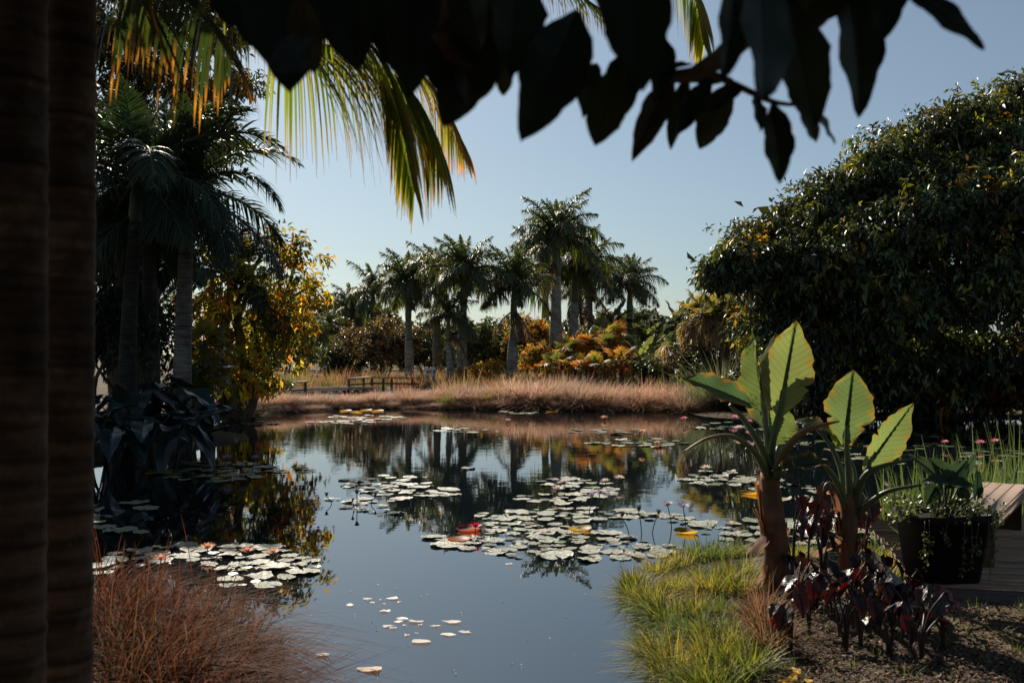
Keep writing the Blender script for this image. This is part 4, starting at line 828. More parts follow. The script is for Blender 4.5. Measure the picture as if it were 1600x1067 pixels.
def rail(name, pts, h, label, posts, zb):
    th = thing(name, (pts[0].x, pts[0].y, zb-.2), label, 'railing', 'wooden railings on the far bank')
    for a, b in zip(pts[:-1], pts[1:]):
        d = (b-a); l = d.length; d.normalize(); p = Vector((-d.y, d.x, 0)).normalized(); up = d.cross(p); m_ = (a+b)/2
        part('top_rail', box(MB(), m_, (l+.1, .24, .07), (.30, .22, .17), axes=(d, p, up)), M['wood'], th)
        part('mid_rail', box(MB(), m_-Vector((0, 0, h*.48)), (l, .05, .09), (.14, .10, .08), axes=(d, p, up)), M['wood'], th)
    for q in posts:
        part('post', box(MB(), q-Vector((0, 0, h/2+.1)), (.12, .12, h+.1), (.15, .105, .08)), M['wood'], th)
q = [W(545, 592, 49), W(577, 589.5, 51), W(653, 591, 53)]
rail('railing', q, .62, 'wooden railing standing free in the meadow near the stout royal palm', [q[0], lerp(q[0], q[1], .72), q[1]+(q[2]-q[1])*.05, q[1]+(q[2]-q[1])*.28, q[1]+(q[2]-q[1])*.45, q[1]+(q[2]-q[1])*.88], .42)
q = [W(415, 600, 43.6), W(478, 596.5, 46)]
rail('railing', q, .75, 'wooden railing at the near end of the boardwalk beside the dark shrub', [lerp(q[0], q[1], x) for x in (0, .2, .4, .6, .99)], .42)
def hood(px, py, D, w, label, col):
    c = W(px, py, D); b = on_ground(px, D); th = thing('garden_hood', b, label, 'marker', 'white hoods in the meadow'); n = 12; V = []; R0 = w/2
    for i in range(7):
        a = i/6*math.pi/2; z = .30+.22*math.sin(a)*1.0; rr = R0*math.cos(a)+.01
        V += [(c.x+rr*math.cos(t), c.y+rr*math.sin(t), c.z-.3+z) for t in np.linspace(0, 6.283, n, endpoint=False)]
    V = [(c.x+R0*math.cos(t), c.y+R0*math.sin(t), c.z-.35) for t in np.linspace(0, 6.283, n, endpoint=False)]+V
    f = [[i*n+j, i*n+(j+1) % n, (i+1)*n+(j+1) % n, (i+1)*n+j] for i in range(7) for j in range(n)]
    part('hood', MB().add(V, np.array(f), col), M['petal'], th, True)
    part('opening', tube([(c.x+.04, c.y-R0-.01, c.z-.05), (c.x+.04, c.y-R0+.06, c.z-.05)], .06, (.05, .05, .05), 10), M['pot'], th)
    part('post', tube([(b.x, b.y, b.z-.1), (c.x, c.y, c.z-.3)], .09, (.45, .36, .27), 8), M['paint'], th)
hood(667.5, 579, 56, .25, 'white domed hood on a post, the one nearer the railing', (.85, .83, .79))
hood(677.5, 579, 56, .25, 'white domed hood on a post, the one nearer the short yellowish palm', (.85, .83, .79))
hood(507, 575, 72, .36, 'grey domed post at the foot of a small distant palm', (.40, .40, .40))
PINK = [blades(600+k, 760, .42, 1.0, .024, .8, c0, c1, 3, bias=(.35, 0), sag=.55).mesh('blades', M['straw']) for k, (c0, c1) in enumerate([
    (((.16, .09, .04), (.12, .09, .03)), ((.56, .37, .29), (.66, .47, .38))), (((.18, .10, .04), (.14, .07, .03)), ((.5, .30, .21), (.62, .44, .36))), (((.12, .10, .03), (.2, .12, .04)), ((.46, .29, .17), (.55, .39, .30))), (((.15, .08, .03), (.16, .12, .04)), ((.5, .36, .3), (.42, .28, .22)))])]
r = rs(601); kk = 0
for row, (D, yj) in enumerate(((39.6, .4), (40.7, .6), (42.0, .8), (37.6, .3), (39.05, .12))):
    for px in (np.arange(432, 1085, 31 if row else 27) if row < 3 else np.arange(318, 440, 13) if row == 3 else np.arange(440, 1075, 15)):
        px = px+r.normal()*8; dd = np.arange(33, 42, .05); shore = dd[np.argmax(pond_sd((px-800)/F*dd, dd) > 0)]; Dx = shore+(.75, 1.8, 3.1, .5, .12)[row]+r.normal()*yj*.6
        if row == 2 and px < 600: continue
        x = (px-800)/F*Dx; 
        right = px > 760; s = (.46 if px < 690 else .58 if not right else .80)*(.75+.5*r.random()); o = inst('pink_grass_clump', PINK[int(r.integers(4))]); o.location = (x, Dx, gzf(x, Dx)-.03); o.rotation_euler.z = r.normal()*.5; s *= .45 if row == 4 else 1; o.scale = (s*1.1+.2, s*1.1+.2, s)
        wh = zone(px, [(440, 'under the orange leaved tree'), (545, 'below the boardwalk'), (655, 'below the free standing railing'), (745, 'below the two grey palm trunks'), (835, 'below the slender palm'), (925, 'below the glowing fan palms'), (1010, 'below the dark banana plants'), (2000, 'beside the spiky grey bushes')])
        tag(o, ('low fringe of pinkish grass at the far waterline ' if row == 4 else 'front row pinkish tan grass clump ' if row in (0, 3) else 'back row pinkish tan grass clump ')+wh, 'grass clump', 'pink grass '+wh+(' fringe' if row == 4 else ' front' if row in (0, 3) else ' back')); kk += 1
GT = blades(605, 160, .16, .55, .02, .6, ((.07, .10, .02),), ((.17, .20, .05), (.22, .2, .05)), 3).mesh('blades', M['grass'])
for k, (px, D, l) in enumerate([(698, 39.6, 'small bright green tuft below the two grey palm trunks'), (762, 39.6, 'small bright green tuft below the slender palm'), (990, 39.3, 'yellow green tuft among the tall pink grasses'), (1085, 37.3, 'green tuft at the corner where the bank turns dark'), (425, 38.2, 'yellowish tuft at the near end of the grassy bank')]):
    x = (px-800)/F*D; o = inst('green_tuft', GT); o.location = (x, D, gzf(x, D)); o.scale = (1.3, 1.3, .9); tag(o, l, 'grass tuft')
me_ = MB(); r = rs(610)                                            # meadow behind: uncountable
for k in range(520):
    D = 43+27*r.random()**1.3; px = r.uniform(395, 1080); 
    if (D > 58 and px > 760) or (D < 52 and px < 675) or (D < 58 and 652 < px < 692): continue
    x = (px-800)/F*D; c = [((.15, .11, .04), (.38, .22, .10)), ((.13, .13, .04), (.34, .28, .10)), ((.16, .08, .04), (.42, .21, .13)), ((.08, .11, .03), (.17, .21, .07))][int(r.choice(4, p=[.4, .25, .2, .15]))]
    blades(6100+k, 42, .5, .6+.45*r.random(), .036, .5, (c[0],), (c[1],), 2, mb=me_, cen=(x, D, gzf(x, D)))
tag(inst('meadow_grass', me_.mesh('meadow_grass', M['straw'])), 'orange and straw coloured meadow grass on the far bank', None, None, 'stuff')

# ------------------------------------------------------------------ shrubs and trees
def shrub(name, px, D, ytop, wpx_, label, cols, seed, wts=None, L=.16, Wd=.07, per=14, k=9, depth=.8, group=None, cat='shrub', matk='leaf', droop=.4, n=7, ybot=None):
    b = on_ground(px, D); r = rs(seed); h = (CH-(ytop-HZ)/F*D-b.z)*1.13; w = wpx_/F*D*1.1; th = thing(name, b, label, cat, group); lob = []
    for q in range(n):
        x = (r.random()-.5)*w*.75; y = (r.random()-.5)*w*.6*depth; t = 1-.45*(2*abs(x)/w)**2; rr = (.20+.08*r.random())*w
        zz = h*t*(.35+.5*r.random()) if q > n//3 else h*t*.72
        rz = min(h*.34, rr*1.1); lob.append((b+Vector((x, y, max(rz*.8, min(zz, h*t-rz*.9)))), (rr, rr*depth, rz)))
    tops = [c for c, _ in lob]; mb = MB(); limbs(mb, b-Vector((0, 0, .1)), tops, .03+.012*h, (.10, .075, .055), seed)
    part('stems', mb, M['rough_bark'], th); part('crown', crown(seed+1, sublobes(seed, lob, 3), per*.75, k, L, Wd, cols, wts, droop, twig=.35), M[matk], th); return th
GRN = ((.06, .082, .028), (.085, .10, .03), (.04, .06, .024)); BRN = ((.17, .12, .065), (.12, .10, .05), (.20, .12, .07)); ORG = ((.42, .17, .03), (.34, .20, .03), (.15, .14, .03), (.09, .10, .03))
sh = shrub
sh('brown_shrub', 597, 66, 497, 92, 'rounded brownish shrub behind the railing under the stout royal palm', BRN, 701, L=.22, Wd=.10, per=11)
sh('green_shrub', 545, 68, 532, 70, 'dark green shrub beside the rounded brownish one', GRN+((.08, .08, .02),), 702, L=.22, Wd=.10, per=11)
sh('dark_shrub', 448, 96, 505, 110, 'dark distant shrub behind the orange leaved tree', GRN, 703, L=.3, Wd=.14, per=7)
sh('dark_shrub', 520, 112, 478, 120, 'distant treetop mass behind the small dark palms', GRN, 704, L=.34, Wd=.16, per=6, cat='tree')
sh('dark_shrub', 665, 84, 520, 90, 'shaded shrub filling the gap behind the two white hoods', GRN+((.12, .09, .03),), 705, L=.26, Wd=.12, per=9)
sh('green_shrub', 772, 72, 505, 88, 'dense dark green shrub behind the slender royal palm', GRN, 706, L=.24, Wd=.11, per=11)
sh('orange_shrub', 825, 70, 500, 70, 'tall shrub with orange leaves beside the trunk of the tallest palm', ORG, 707, L=.24, Wd=.11, per=10, matk='autumn')
sh('orange_shrub', 742, 52, 570, 44, 'low reddish shrub between the grey palm trunks', ((.25, .10, .04), (.18, .12, .04)), 708, L=.14, Wd=.06, per=16, matk='autumn')
sh('orange_shrub', 770, 50, 567, 50, 'low orange shrub at the foot of the slender palm', ORG, 709, L=.14, Wd=.06, per=16, matk='autumn')
sh('green_shrub', 745, 66, 515, 66, 'rounded green shrub between the grey trunks and the slender palm', GRN+((.14, .12, .03),), 730, L=.22, Wd=.10, per=11)
sh('orange_shrub', 850, 60, 540, 60, 'low orange brown shrub at the foot of the tallest palm', ORG, 732, L=.2, Wd=.09, per=12, matk='autumn')
sh('dark_shrub', 1010, 62, 520, 120, 'dark shrub mass under the banana leaves', GRN, 710, L=.22, Wd=.10, per=10)
sh('dark_shrub', 950, 90, 500, 130, 'dark shrub behind the orange fan palms', GRN+((.2, .1, .03),), 711, L=.28, Wd=.13, per=8)
sh('dark_shrub', 1040, 48, 560, 90, 'low black green shrub behind the tall pink grasses', GRN, 712, L=.16, Wd=.08, per=14)
sh('dark_shrub', 1120, 45, 545, 100, 'shaded shrub below the shaggy fan palms', GRN, 713, L=.16, Wd=.08, per=14)
sh('dark_shrub', 372, 36, 575, 90, 'dark green shrub at the foot of the orange leaved tree', GRN+((.16, .12, .02), (.2, .09, .02)), 714, L=.13, Wd=.06, per=20)
sh('dark_shrub', 428, 41, 590, 50, 'small dark shrub leaning on the boardwalk railing', GRN, 715, L=.12, Wd=.06, per=20)
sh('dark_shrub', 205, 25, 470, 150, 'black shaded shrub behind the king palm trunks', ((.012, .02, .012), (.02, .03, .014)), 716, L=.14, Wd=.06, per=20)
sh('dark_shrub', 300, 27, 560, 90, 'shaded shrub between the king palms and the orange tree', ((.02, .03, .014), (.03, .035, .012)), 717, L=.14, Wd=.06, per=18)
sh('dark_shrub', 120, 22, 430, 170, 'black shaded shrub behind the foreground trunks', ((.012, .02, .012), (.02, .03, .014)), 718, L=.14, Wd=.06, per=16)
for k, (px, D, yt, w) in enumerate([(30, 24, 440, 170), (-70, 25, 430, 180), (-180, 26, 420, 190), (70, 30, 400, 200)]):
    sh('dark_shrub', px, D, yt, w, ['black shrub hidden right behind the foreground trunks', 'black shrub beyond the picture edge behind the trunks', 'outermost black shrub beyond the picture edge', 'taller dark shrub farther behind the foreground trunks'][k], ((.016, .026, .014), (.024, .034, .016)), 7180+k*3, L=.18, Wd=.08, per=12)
for k, (px, ytop, w) in enumerate([(470, 470, 150), (600, 490, 160), (720, 508, 140), (840, 505, 150), (990, 495, 170), (1120, 490, 160)]):
    sh('distant_tree', px, 128, ytop, w, ['hazy far treeline tree behind the orange leaved tree', 'far treeline tree behind the brownish shrub', 'far treeline tree in the gap beside the slender palm', 'far treeline tree behind the tallest palm', 'far treeline tree behind the banana leaves', 'far treeline tree behind the shaggy fan palms'][k], ((.05, .065, .03), (.04, .05, .025)), 720+k, L=.5, Wd=.24, per=3.2, cat='tree', group='far treeline trees')

def tree(name, base, lobes, label, cols, seed, per, k, L, Wd, wts=None, r0=.25, droop=.5, twig=.5, matk='leaf', tops=None, group=None, shell=.5, fork=.35, bcol=(.11, .085, .065), subm=5, spread=.16, inner=False, subf=.42, core=.86):
    th = thing(name, base, label, 'tree', group); mb = MB()
    limbs(mb, base-Vector((0, 0, .2)), tops or [c for c, _ in lobes], r0, bcol, seed, fork)
    part('trunk', mb, M['rough_bark'], th, True); cm = crown(seed+1, sublobes(seed, lobes, subm, subf, core), per, k, L, Wd, cols, wts, droop, twig, shell, spread=spread)
    if inner: crown(seed+2, [(c, tuple(np.array(q)*.62)) for c, q in lobes], 5, 5, L*2.0, Wd*2.4, cols[:3], None, droop, twig, .0, mb=cm)
    part('crown', cm, M[matk], th); return th
def lob(px, py, D, rpx, asp=.8, dep=.8): return (W(px, py, D), (rpx/F*D, rpx/F*D*dep, rpx/F*D*asp))
# orange leaved tree on the shady side
tree('almond_tree', on_ground(372, 33), [lob(*a) for a in [(340,470,33,48),(400,430,32,46),(440,470,33,46),(395,500,32,55),(345,540,33,48),(425,545,33,50),(465,400,33,30),(480,450,33.5,26),(455,510,34,38),(375,590,32,42),(300,470,34,40),(330,400,34,44),(420,380,33,36),(390,560,31.5,40)]],
     'tree with orange and yellow leaves overhanging the pond', ((.55, .21, .02), (.55, .33, .03), (.34, .30, .04), (.10, .12, .03), (.18, .19, .04)), 740, 4.6, 9, .22, .10, (.10, .18, .32, .20, .20), .22, .6, .5, 'autumn', shell=.4)
# tall airy tree behind the foreground trunks
tree('tall_airy_tree', on_ground(185, 36), [lob(*a) for a in [(190,60,36,62),(250,110,36,62),(180,160,36,55),(290,40,36,58),(310,150,36,48),(215,-20,36,60),(310,-20,36,50),(120,60,36,80),(250,210,36,45),(200,260,36,48),(150,340,35,60),(260,300,36,50),(350,50,36.5,50),(375,130,36.5,38),(335,215,36,42),(300,265,36,40)]],
     'tall tree with small yellowing leaves and sky gaps above the king palms', ((.05, .06, .018), (.08, .08, .02), (.28, .13, .02), (.035, .045, .015)), 745, 7.0, 10, .24, .085, (.35, .3, .12, .23), .25, .7, .5, shell=.25)
# dense dark broadleaf mass behind the king palm crowns
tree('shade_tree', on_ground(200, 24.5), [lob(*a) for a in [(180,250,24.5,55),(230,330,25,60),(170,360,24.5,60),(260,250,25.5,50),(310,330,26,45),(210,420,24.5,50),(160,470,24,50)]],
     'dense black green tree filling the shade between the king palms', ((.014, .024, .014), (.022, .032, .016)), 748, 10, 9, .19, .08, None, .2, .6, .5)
# big weeping fig on the opposite side
fig = [(1178,415,31,42),(1150,405,30.5,22),(1215,370,32,62),(1270,330,33,66),(1330,300,33,66),(1390,265,33,70),(1450,235,34,72),(1510,205,34,76),(1570,180,35,84),(1640,170,35,90),(1222,460,32,56),(1270,430,31,70),(1340,400,31,80),(1420,360,31,84),(1500,330,31,90),(1580,310,31,96),(1240,520,32,56),(1320,500,32,66),(1400,470,31,76),(1480,450,31,80),(1560,440,31,86),(1650,420,31,100),(1200,505,34,40),(1128,425,30.5,13),(1175,395,31,28),(1300,610,33,44),(1400,610,33.5,44),(1500,605,33.5,48),(1590,600,33.5,50),(1290,570,33,50),(1370,560,33,60),(1450,550,33,60),(1540,550,33,64),(1620,540,33,70),(1560,230,33,60),(1700,280,33,110),(1480,270,32.5,50),(1360,350,31.5,46)]
tree('weeping_fig', on_ground(1470, 35), [lob(*a) for a in fig], 'huge dark weeping fig rising over the far side of the pond', ((.055, .075, .028), (.08, .10, .034), (.038, .055, .024), (.24, .21, .035), (.34, .16, .02)), 750, 5.0, 17, .225, .085, (.33, .30, .24, .10, .03), .7, .62, .7, shell=.55, subm=13, spread=.13, inner=True, subf=.33, core=.74, tops=[W(1200, 440, 32), W(1300, 380, 33), W(1420, 330, 33), W(1520, 280, 34), W(1600, 260, 34), W(1340, 500, 33), W(1480, 450, 33), W(1600, 420, 33), W(1250, 480, 33)])
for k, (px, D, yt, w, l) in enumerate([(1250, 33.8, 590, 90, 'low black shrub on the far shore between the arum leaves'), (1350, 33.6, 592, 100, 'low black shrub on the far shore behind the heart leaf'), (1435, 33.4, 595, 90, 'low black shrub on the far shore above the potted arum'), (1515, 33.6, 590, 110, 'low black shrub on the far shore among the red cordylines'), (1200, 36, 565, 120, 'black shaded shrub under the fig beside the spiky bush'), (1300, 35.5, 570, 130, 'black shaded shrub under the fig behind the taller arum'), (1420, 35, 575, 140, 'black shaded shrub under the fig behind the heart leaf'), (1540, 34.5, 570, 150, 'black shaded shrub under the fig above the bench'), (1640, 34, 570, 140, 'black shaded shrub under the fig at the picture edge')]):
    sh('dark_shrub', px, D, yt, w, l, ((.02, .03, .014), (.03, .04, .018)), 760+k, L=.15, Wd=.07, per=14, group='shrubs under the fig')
sh('croton', 1402, 33.4, 565, 46, 'small croton with yellow and red leaves under the fig', ((.45, .32, .04), (.4, .08, .03), (.2, .2, .04)), 770, L=.16, Wd=.06, per=30, matk='autumn')
sh('yellow_shrub', 1480, 34.2, 548, 80, 'shrub with yellow green leaves catching light under the fig', ((.16, .17, .03), (.22, .18, .03), (.06, .08, .02)), 772, L=.15, Wd=.07, per=14)

# strap leaved plants: red cordylines, spiky grey bushes
CORD = [blades(780+k, 46, .08, .95, .075, 1.0, ((.10, .03, .02), (.12, .05, .02)), ((.5, .14, .04), (.38, .12, .05), (.45, .24, .05)), 4, sag=.7).mesh('leaves', M['autumn']) for k in range(3)]
r = rs(781)
for k, (px, D) in enumerate([(1462, 32.9), (1478, 33.2), (1545, 32.8), (1562, 33.3), (1578, 32.7), (1598, 33.1), (1530, 33.4), (1490, 33.5)]):
    b = on_ground(px, D); th = thing('red_cordyline', b, 'cordyline with arching red leaves on the dark far shore '+('near the yellow green shrub' if px < 1510 else 'towards the picture edge'), 'plant', 'red cordylines '+('by the yellow shrub' if px < 1510 else 'near the edge'))
    h = .35+.25*r.random(); part('stem', tube([b-Vector((0, 0, .1)), b+Vector((.03, 0, h))], [.04, .03], (.12, .08, .06), 7), M['rough_bark'], th)
    inst('leaves', CORD[k % 3], th, Matrix.Translation((0, 0, h))@Matrix.Rotation(r.random()*6, 4, 'Z'))
SPK = [blades(790+k, 520, .30, 1.5, .030, .85, ((.06, .08, .05),), ((.16, .20, .14), (.22, .24, .17)), 3, sag=.1).mesh('leaves', M['grass']) for k in range(2)]
for k, (px, D, s, l) in enumerate([(1098, 37.2, .85, 'grey green spiky bush nearest the pink grasses'), (1128, 37.0, 1.1, 'largest grey green spiky bush above the longest arum leaf'), (1165, 37.5, .95, 'grey green spiky bush behind the upright arum leaves'), (1290, 34.6, .8, 'dim spiky bush under the fig between the two arums'), (1078, 37.6, .55, 'smallest grey green spiky bush at the corner of the bank')]):
    b = on_ground(px, D); o = inst('spiky_bush', SPK[k % 2]); o.location = b-Vector((0, 0, .05)); o.rotation_euler.z = k*1.3; o.scale = (s, s, s); tag(o, l, 'bush', 'spiky bushes')

# fan palms
def fan_mesh(seed, cols, tipc, n=30, R=.5, span=4.9, drop=.25, mat_=None):
    r = rs(seed); a = np.linspace(-span/2, span/2, n); mb = MB(); C = pal(r, n, cols, None, .15)
    V = []; CC = []
    for j, u in enumerate((0, .5, .8, 1.0)):
        rad = R*u*(1-.12*np.abs(a)/span+.05*r.normal(size=n)*(u > .6)); w = [.004, .5*span/n*R*.55, .5*span/n*R*.38, .001][j]
        p = np.stack([rad*np.cos(a), rad*np.sin(a), .06*R*np.cos(a*n*.5)*0-drop*R*u*u*(1+.3*r.normal(size=n))], 1); s = np.stack([-np.sin(a), np.cos(a), .5*np.ones(n)], 1)
        c = lerp(C, np.array(tipc)[None]*(1+.2*r.normal(size=(n, 1))), max(0, (u-.45)/.55)); V += [p+s*w, p-s*w]; CC += [c, c]
    b = np.arange(n)[:, None]*8; mb.add(np.stack(V, 1).reshape(-1, 3), np.concatenate([b+np.array([[2*q, 2*q+1, 2*q+3, 2*q+2]]) for q in range(3)]), np.clip(np.stack(CC, 1).reshape(-1, 3), .003, .9))
    return mb.mesh('fan_leaf', mat_ or M['autumn'])
FO = [fan_mesh(800, ((.14, .16, .03),), (.42, .20, .03)), fan_mesh(801, ((.20, .14, .03),), (.50, .17, .04)), fan_mesh(802, ((.07, .10, .03),), (.18, .16, .04)), fan_mesh(803, ((.30, .14, .03),), (.5, .15, .03), drop=.6)]
FG = [fan_mesh(810, ((.06, .08, .025),), (.16, .14, .06)), fan_mesh(811, ((.05, .07, .03),), (.12, .12, .05), drop=.5), fan_mesh(812, ((.22, .16, .10),), (.32, .24, .16), drop=.9), fan_mesh(813, ((.10, .10, .03),), (.26, .19, .07))]
def fan_palm(name, px, D, yh, nleaf, R, label, meshes, seed, group, spread=1.0, pet=.5, dead=0, trunkr=.12):
    b = on_ground(px, D); h = max(.3, CH-(yh-HZ)/F*D-b.z); r = rs(seed); th = thing(name, b, label, 'palm tree', group)
    part('trunk', tube([b-Vector((0, 0, .1)), b+Vector((.05, 0, h*.5)), b+Vector((0, 0, h))], [trunkr*1.2, trunkr, trunkr*.9], (.12, .09, .065), 9), M['rough_bark'], th)
    mb = MB()
    for k in range(nleaf):
        az = k*2.4+r.normal()*.3; el = lerp(1.35, -.55, (k+.5)/nleaf)+r.normal()*.1; ln = pet*(.7+.5*r.random())
        d = Vector((math.cos(az)*math.cos(el), math.sin(az)*math.cos(el), math.sin(el))); j = b+Vector((0, 0, h))+d*ln; tube([b+Vector((0, 0, h)), j], [.018, .01], (.12, .13, .05), 4, mb)
        m_ = meshes[2] if (dead and k > nleaf-dead) else meshes[int(r.integers(len(meshes)))] if not dead else meshes[[0, 1, 3][int(r.integers(3))]]
        upv = Vector((-math.cos(az)*math.sin(el), -math.sin(az)*math.sin(el), math.cos(el)))
        inst('fan_leaf', m_, th, Matrix.Translation(-b)@frame(j, j+d-Vector((0, 0, .25)), upv)@Matrix.Scale(R/.5*(.85+.3*r.random()), 4))
    part('petioles', mb, M['stem'], th); return th
for k, (px, D, yh, n, R) in enumerate([(868, 47, 572, 15, .55), (890, 48, 550, 16, .6), (918, 49, 540, 16, .6), (945, 50, 548, 15, .6), (905, 46, 578, 14, .55), (955, 51, 525, 14, .6), (930, 46.5, 575, 14, .5), (970, 47, 565, 13, .5)]):
    fan_palm('fan_palm', px, D, yh, n, R, ['low orange fan palm at the front corner of the glowing clump', 'orange fan palm in the glowing clump, second from its corner', 'fan palm at the top of the glowing orange clump', 'fan palm behind the middle of the glowing orange clump', 'low fan palm in front of the glowing clump', 'highest fan palm rising behind the glowing clump', 'low shaded fan palm in the middle of the glowing clump', 'fan palm ending the glowing clump beside the banana plants'][k], FO, 820+k, 'glowing fan palms', pet=.5)
for k, (px, D, yh, n, R) in enumerate([(1095, 46, 500, 22, .8), (1130, 44, 498, 22, .8), (1165, 44, 520, 18, .75), (1070, 47, 545, 16, .7)]):
    fan_palm('shaggy_fan_palm', px, D, yh, n, R, ['shaggy fan palm with dead brown skirt next to the banana leaf', 'shaggy fan palm touching the drooping fig branches', 'shaggy fan palm half hidden behind the fig foliage', 'low shaggy fan palm beside the banana plants'][k], FG, 840+k, 'shaggy fan palms', pet=.8, dead=9, trunkr=.18)
for k, (px, D, yh) in enumerate([(318, 25, 540), (328, 26, 585), (300, 24.5, 600)]):
    fan_palm('small_fan_palm', px, D, yh, 12, .42, ['small fan palm with a lit yellow green fan beside the ringed king palm trunk', 'small fan palm with orange tips below the lit yellow green one', 'small dark fan palm at the foot of the ringed king palm'][k], [FG[0], FO[0], FG[1]], 850+k, 'small fan palms', pet=.4, trunkr=.08)

# banana plants
BAN = [blade_mesh('leaf', 860+k, 1.6, .46, M['blade'], nu=30, nv=4, lobe=0, fold=.2, droop=d, wave=.02, ripple=.004, cols=c, edge=(.32, .20, .06), edgef=.5, peak=.3, pw=.5, tears=t) for k, (d, c, t) in enumerate([(.15, ((.07, .10, .04),), .2), (.45, ((.05, .075, .04),), .4), (.75, ((.06, .08, .045),), .5), (.3, ((.22, .22, .06),), .3), (.6, ((.28, .18, .06),), .5)])]
r = rs(870)
for k, (px, D, ytop, l) in enumerate([(935, 60, 512, 'banana plant with sunlit leaves just behind the glowing fan palms'), (960, 58, 506, 'banana plant with a pale leaf spike beside the palm row'), (985, 57, 520, 'banana plant with torn dark leaves below the palm standing apart'), (1008, 55, 530, 'banana plant with ragged drooping leaves in the dark middle'), (1035, 54, 525, 'banana plant with blue green broken leaves'), (1058, 54, 508, 'banana plant with one flat lit leaf beside the shaggy fan palms'), (1000, 52, 560, 'low banana plant in front of the torn dark one'), (1030, 50, 570, 'lowest banana plant behind the pink grasses')]):
    b = on_ground(px, D); h = CH-(ytop-HZ)/F*D-b.z; th = thing('banana_plant', b, l, 'plant', 'banana plants')
    part('pseudostem', tube([b-Vector((0, 0, .1)), b+Vector((0, 0, h))], [.14, .08], (.12, .11, .05), 9), M['sheath'], th, True)
    for j in range(9):
        az = j*2.4+r.random(); el = lerp(1.35, .25, j/8)+.1*r.normal(); d = Vector((math.cos(az)*math.cos(el), math.sin(az)*math.cos(el), math.sin(el))); o_ = b+Vector((0, 0, h-.05)); upv = Vector((-math.cos(az)*math.sin(el), -math.sin(az)*math.sin(el), math.cos(el)))
        inst('leaf', BAN[int(r.choice(5, p=[.22, .28, .25, .15, .10]))], th, Matrix.Translation(-b)@frame(o_, o_+d, upv)@Matrix.Scale(.85+.4*r.random(), 4))

# dark elephant ears at the shady water edge
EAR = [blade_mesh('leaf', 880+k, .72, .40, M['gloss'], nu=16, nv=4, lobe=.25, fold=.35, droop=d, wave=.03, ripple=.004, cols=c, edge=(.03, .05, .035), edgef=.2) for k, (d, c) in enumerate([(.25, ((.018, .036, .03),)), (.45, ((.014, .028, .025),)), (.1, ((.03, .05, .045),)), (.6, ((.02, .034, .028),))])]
r = rs(881)
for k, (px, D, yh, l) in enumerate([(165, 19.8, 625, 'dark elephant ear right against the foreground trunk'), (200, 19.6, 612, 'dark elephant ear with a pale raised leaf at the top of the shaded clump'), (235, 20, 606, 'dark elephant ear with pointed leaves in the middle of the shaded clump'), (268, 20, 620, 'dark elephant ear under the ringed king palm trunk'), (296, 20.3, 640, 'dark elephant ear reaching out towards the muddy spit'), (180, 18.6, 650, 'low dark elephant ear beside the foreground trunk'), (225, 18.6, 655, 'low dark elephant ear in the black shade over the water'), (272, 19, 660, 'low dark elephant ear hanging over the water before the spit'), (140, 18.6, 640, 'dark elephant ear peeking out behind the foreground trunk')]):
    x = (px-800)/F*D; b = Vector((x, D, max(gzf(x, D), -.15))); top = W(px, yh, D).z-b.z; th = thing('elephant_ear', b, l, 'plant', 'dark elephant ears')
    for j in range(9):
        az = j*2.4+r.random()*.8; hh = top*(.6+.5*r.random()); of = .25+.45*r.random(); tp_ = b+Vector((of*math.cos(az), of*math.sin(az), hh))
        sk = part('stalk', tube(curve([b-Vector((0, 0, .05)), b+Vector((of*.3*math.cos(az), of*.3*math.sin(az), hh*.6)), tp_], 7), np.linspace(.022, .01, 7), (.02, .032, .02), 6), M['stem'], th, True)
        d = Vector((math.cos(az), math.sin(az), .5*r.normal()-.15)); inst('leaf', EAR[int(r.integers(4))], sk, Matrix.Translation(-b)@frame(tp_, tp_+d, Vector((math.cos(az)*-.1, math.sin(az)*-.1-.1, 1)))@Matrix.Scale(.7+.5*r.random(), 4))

# ------------------------------------------------------------------ overhanging broadleaf tree (leaves close to the lens)
tb = Vector((2.1, -2.2, gzf(2.1, -2.2)))
ot = thing('overhanging_tree', tb, 'dark glossy leaved tree whose branches hang into the top of the view', 'tree')
tk = Vector((2.0, -1.6, 4.1))
part('trunk', tube(curve([tb-Vector((0, 0, .1)), tb+Vector((.1, .1, 2)), tk], 12), np.linspace(.17, .11, 12), (.10, .08, .065), 14), M['rough_bark'], ot, True)
def br(ctrl, r0, r1): part('branch', tube(curve(ctrl, 18), np.linspace(r0, r1, 18), (.14, .10, .075), 8), M['rough_bark'], ot, True)
DL = 1.55
def wl(px, py, d=0.): return W(px, py, DL+d)
br([tk, Vector((1.4, .2, 4.0)), wl(1500, -330, .1), wl(1300, -90), wl(1100, 110, .25), wl(985, 105, .3)], .06, .006)
br([tk, Vector((1.2, .4, 4.1)), wl(1100, -420, .2), wl(860, -160, .1), wl(690, 40), wl(770, 128, .05)], .055, .005)
br([tk, Vector((1.0, .3, 4.2)), wl(900, -480), wl(620, -220), wl(480, -60, .1), wl(400, 10, .15)], .05, .005)
br([tk, Vector((1.6, .3, 3.9)), wl(1750, -300), wl(1600, -120), wl(1420, -20)], .045, .005)
br([wl(1100, 110, .25), wl(1160, 138, .25), wl(1210, 160, .2), wl(1260, 165, .2)], .008, .003)
br([wl(860, -160, .1), wl(930, -20, .1), wl(960, 70, .1), wl(1000, 128, .1)], .010, .004)
br([wl(1300, -90), wl(1240, -20), wl(1180, 20)], .012, .006)
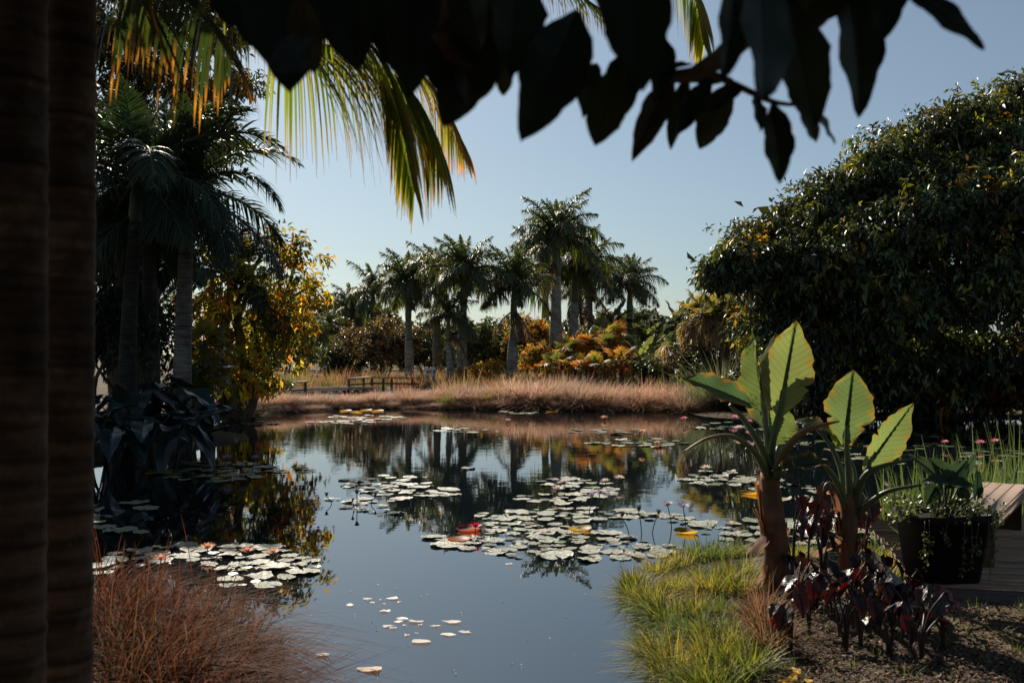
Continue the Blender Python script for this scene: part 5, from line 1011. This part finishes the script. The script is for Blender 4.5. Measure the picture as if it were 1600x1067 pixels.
LV = [blade_mesh('leaf', 900+k, 1.0, .46, M['thick'], nu=18, nv=4, lobe=0, fold=f, droop=d, wave=.02, ripple=0, cols=c, edge=(.05, .035, .02), edgef=.3, peak=.45, pw=.8) for k, (f, d, c) in enumerate([(.15, .1, ((.022, .036, .018),)), (.35, .2, ((.03, .042, .018),)), (.25, .05, ((.04, .052, .022),)), (.5, .15, ((.07, .055, .032),))])]
LEAVES = [(1400,-30,1546,68,62,0),(1322,-40,1364,174,100,0.05),(1236,0,1276,203,92,0.05),(1190,-60,1208,150,150,-0.1),(1150,-60,1150,110,80,-0.1),(1207,160,1226,284,56,0.2),(1180,148,1190,203,30,0.25),(1245,155,1283,224,36,0.2),(1262,165,1314,222,28,0.25),(1145,128,1086,236,62,0.25),(1075,120,1046,233,40,0.3),(1050,120,990,245,52,0.3),(1110,120,1062,205,40,0.32),(905,20,825,204,120,0),(968,100,930,230,76,0.1),(985,70,965,185,70,0.15),(772,10,692,195,117,0),(650,-20,638,150,101,0.05),(430,-80,456,136,148,0.1),(520,-60,556,100,117,0.05),(590,-80,600,95,93,0.1),(370,-60,392,60,85,0.15),(720,-60,742,70,78,-0.05),(812,-60,800,118,110,0.05),(985,-90,1005,138,120,-0.1),(1300,-80,1250,70,110,0),(790,90,786,152,34,0.1),(846,90,845,145,36,0.1),(670,-30,690,110,85,0.1),(760,-50,830,90,85,0.1),(1080,100,1000,118,30,0.3),(1000,110,950,150,40,0.15),(1145,125,1075,122,26,0.32),(1160,135,1110,165,34,0.3),(1380,-70,1390,40,80,0.05),(610,60,640,120,70,0.1),(440,60,470,110,80,0.1),(700,110,715,150,60,0.05),(400,-30,418,80,80,0.12),(470,-10,486,120,70,0.1),(350,-40,362,40,70,0.18),(560,-30,575,70,80,0.15),(690,60,676,140,60,0.1),(745,70,735,150,60,0.08),(880,60,872,150,60,0.05),(1040,60,1030,150,50,0.25),(930,100,912,180,50,0.2)]
r = rs(901)
for k, (bx, by, tx, ty, w, d) in enumerate(LEAVES):
    b_ = wl(bx, by, d+.04*r.normal()); t_ = wl(tx, ty, d-.02+.06*r.normal()); L = (t_-b_).length; ww = .88*w/F*(DL+d)
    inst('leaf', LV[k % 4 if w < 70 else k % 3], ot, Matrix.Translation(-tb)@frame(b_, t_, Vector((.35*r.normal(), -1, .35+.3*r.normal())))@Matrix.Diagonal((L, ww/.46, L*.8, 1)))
# the rest of its crown, unseen overhead, placed to shade the near leaves
r = rs(905); lobs = [(Vector((x, y, z)), (1.1, 1.1, .5)) for x, y, z in [(-1.6, 3.6, 4.6), (-.4, 3.2, 4.5), (.9, 3.0, 4.5), (-2.0, 5.2, 5.6), (-.8, 4.9, 5.3), (.4, 4.6, 5.1), (2.0, 2.4, 4.4), (0, 1.4, 4.3), (1.4, .6, 4.4), (-1.4, 1.8, 4.6), (2.2, -1.2, 4.8), (-2.6, 3.6, 5.0), (1.5, 4.2, 5.0)]]
lobs += [(Vector((x, y, z)), (1.5, 1.4, 1.0)) for x, y, z in [(-2.5, -1, 4.2), (-3.4, -2.5, 2.6), (-1.2, -3.2, 3.4), (.6, -3.4, 2.6), (2.4, -3.2, 3.6), (4.2, -2.4, 3.0), (-4.2, -.2, 3.4), (-.5, -1.2, 4.6), (-2.2, -3.6, 1.6), (3.0, -4.0, 1.7)]]  # unseen lobes added behind the camera to darken near trunks and leaves
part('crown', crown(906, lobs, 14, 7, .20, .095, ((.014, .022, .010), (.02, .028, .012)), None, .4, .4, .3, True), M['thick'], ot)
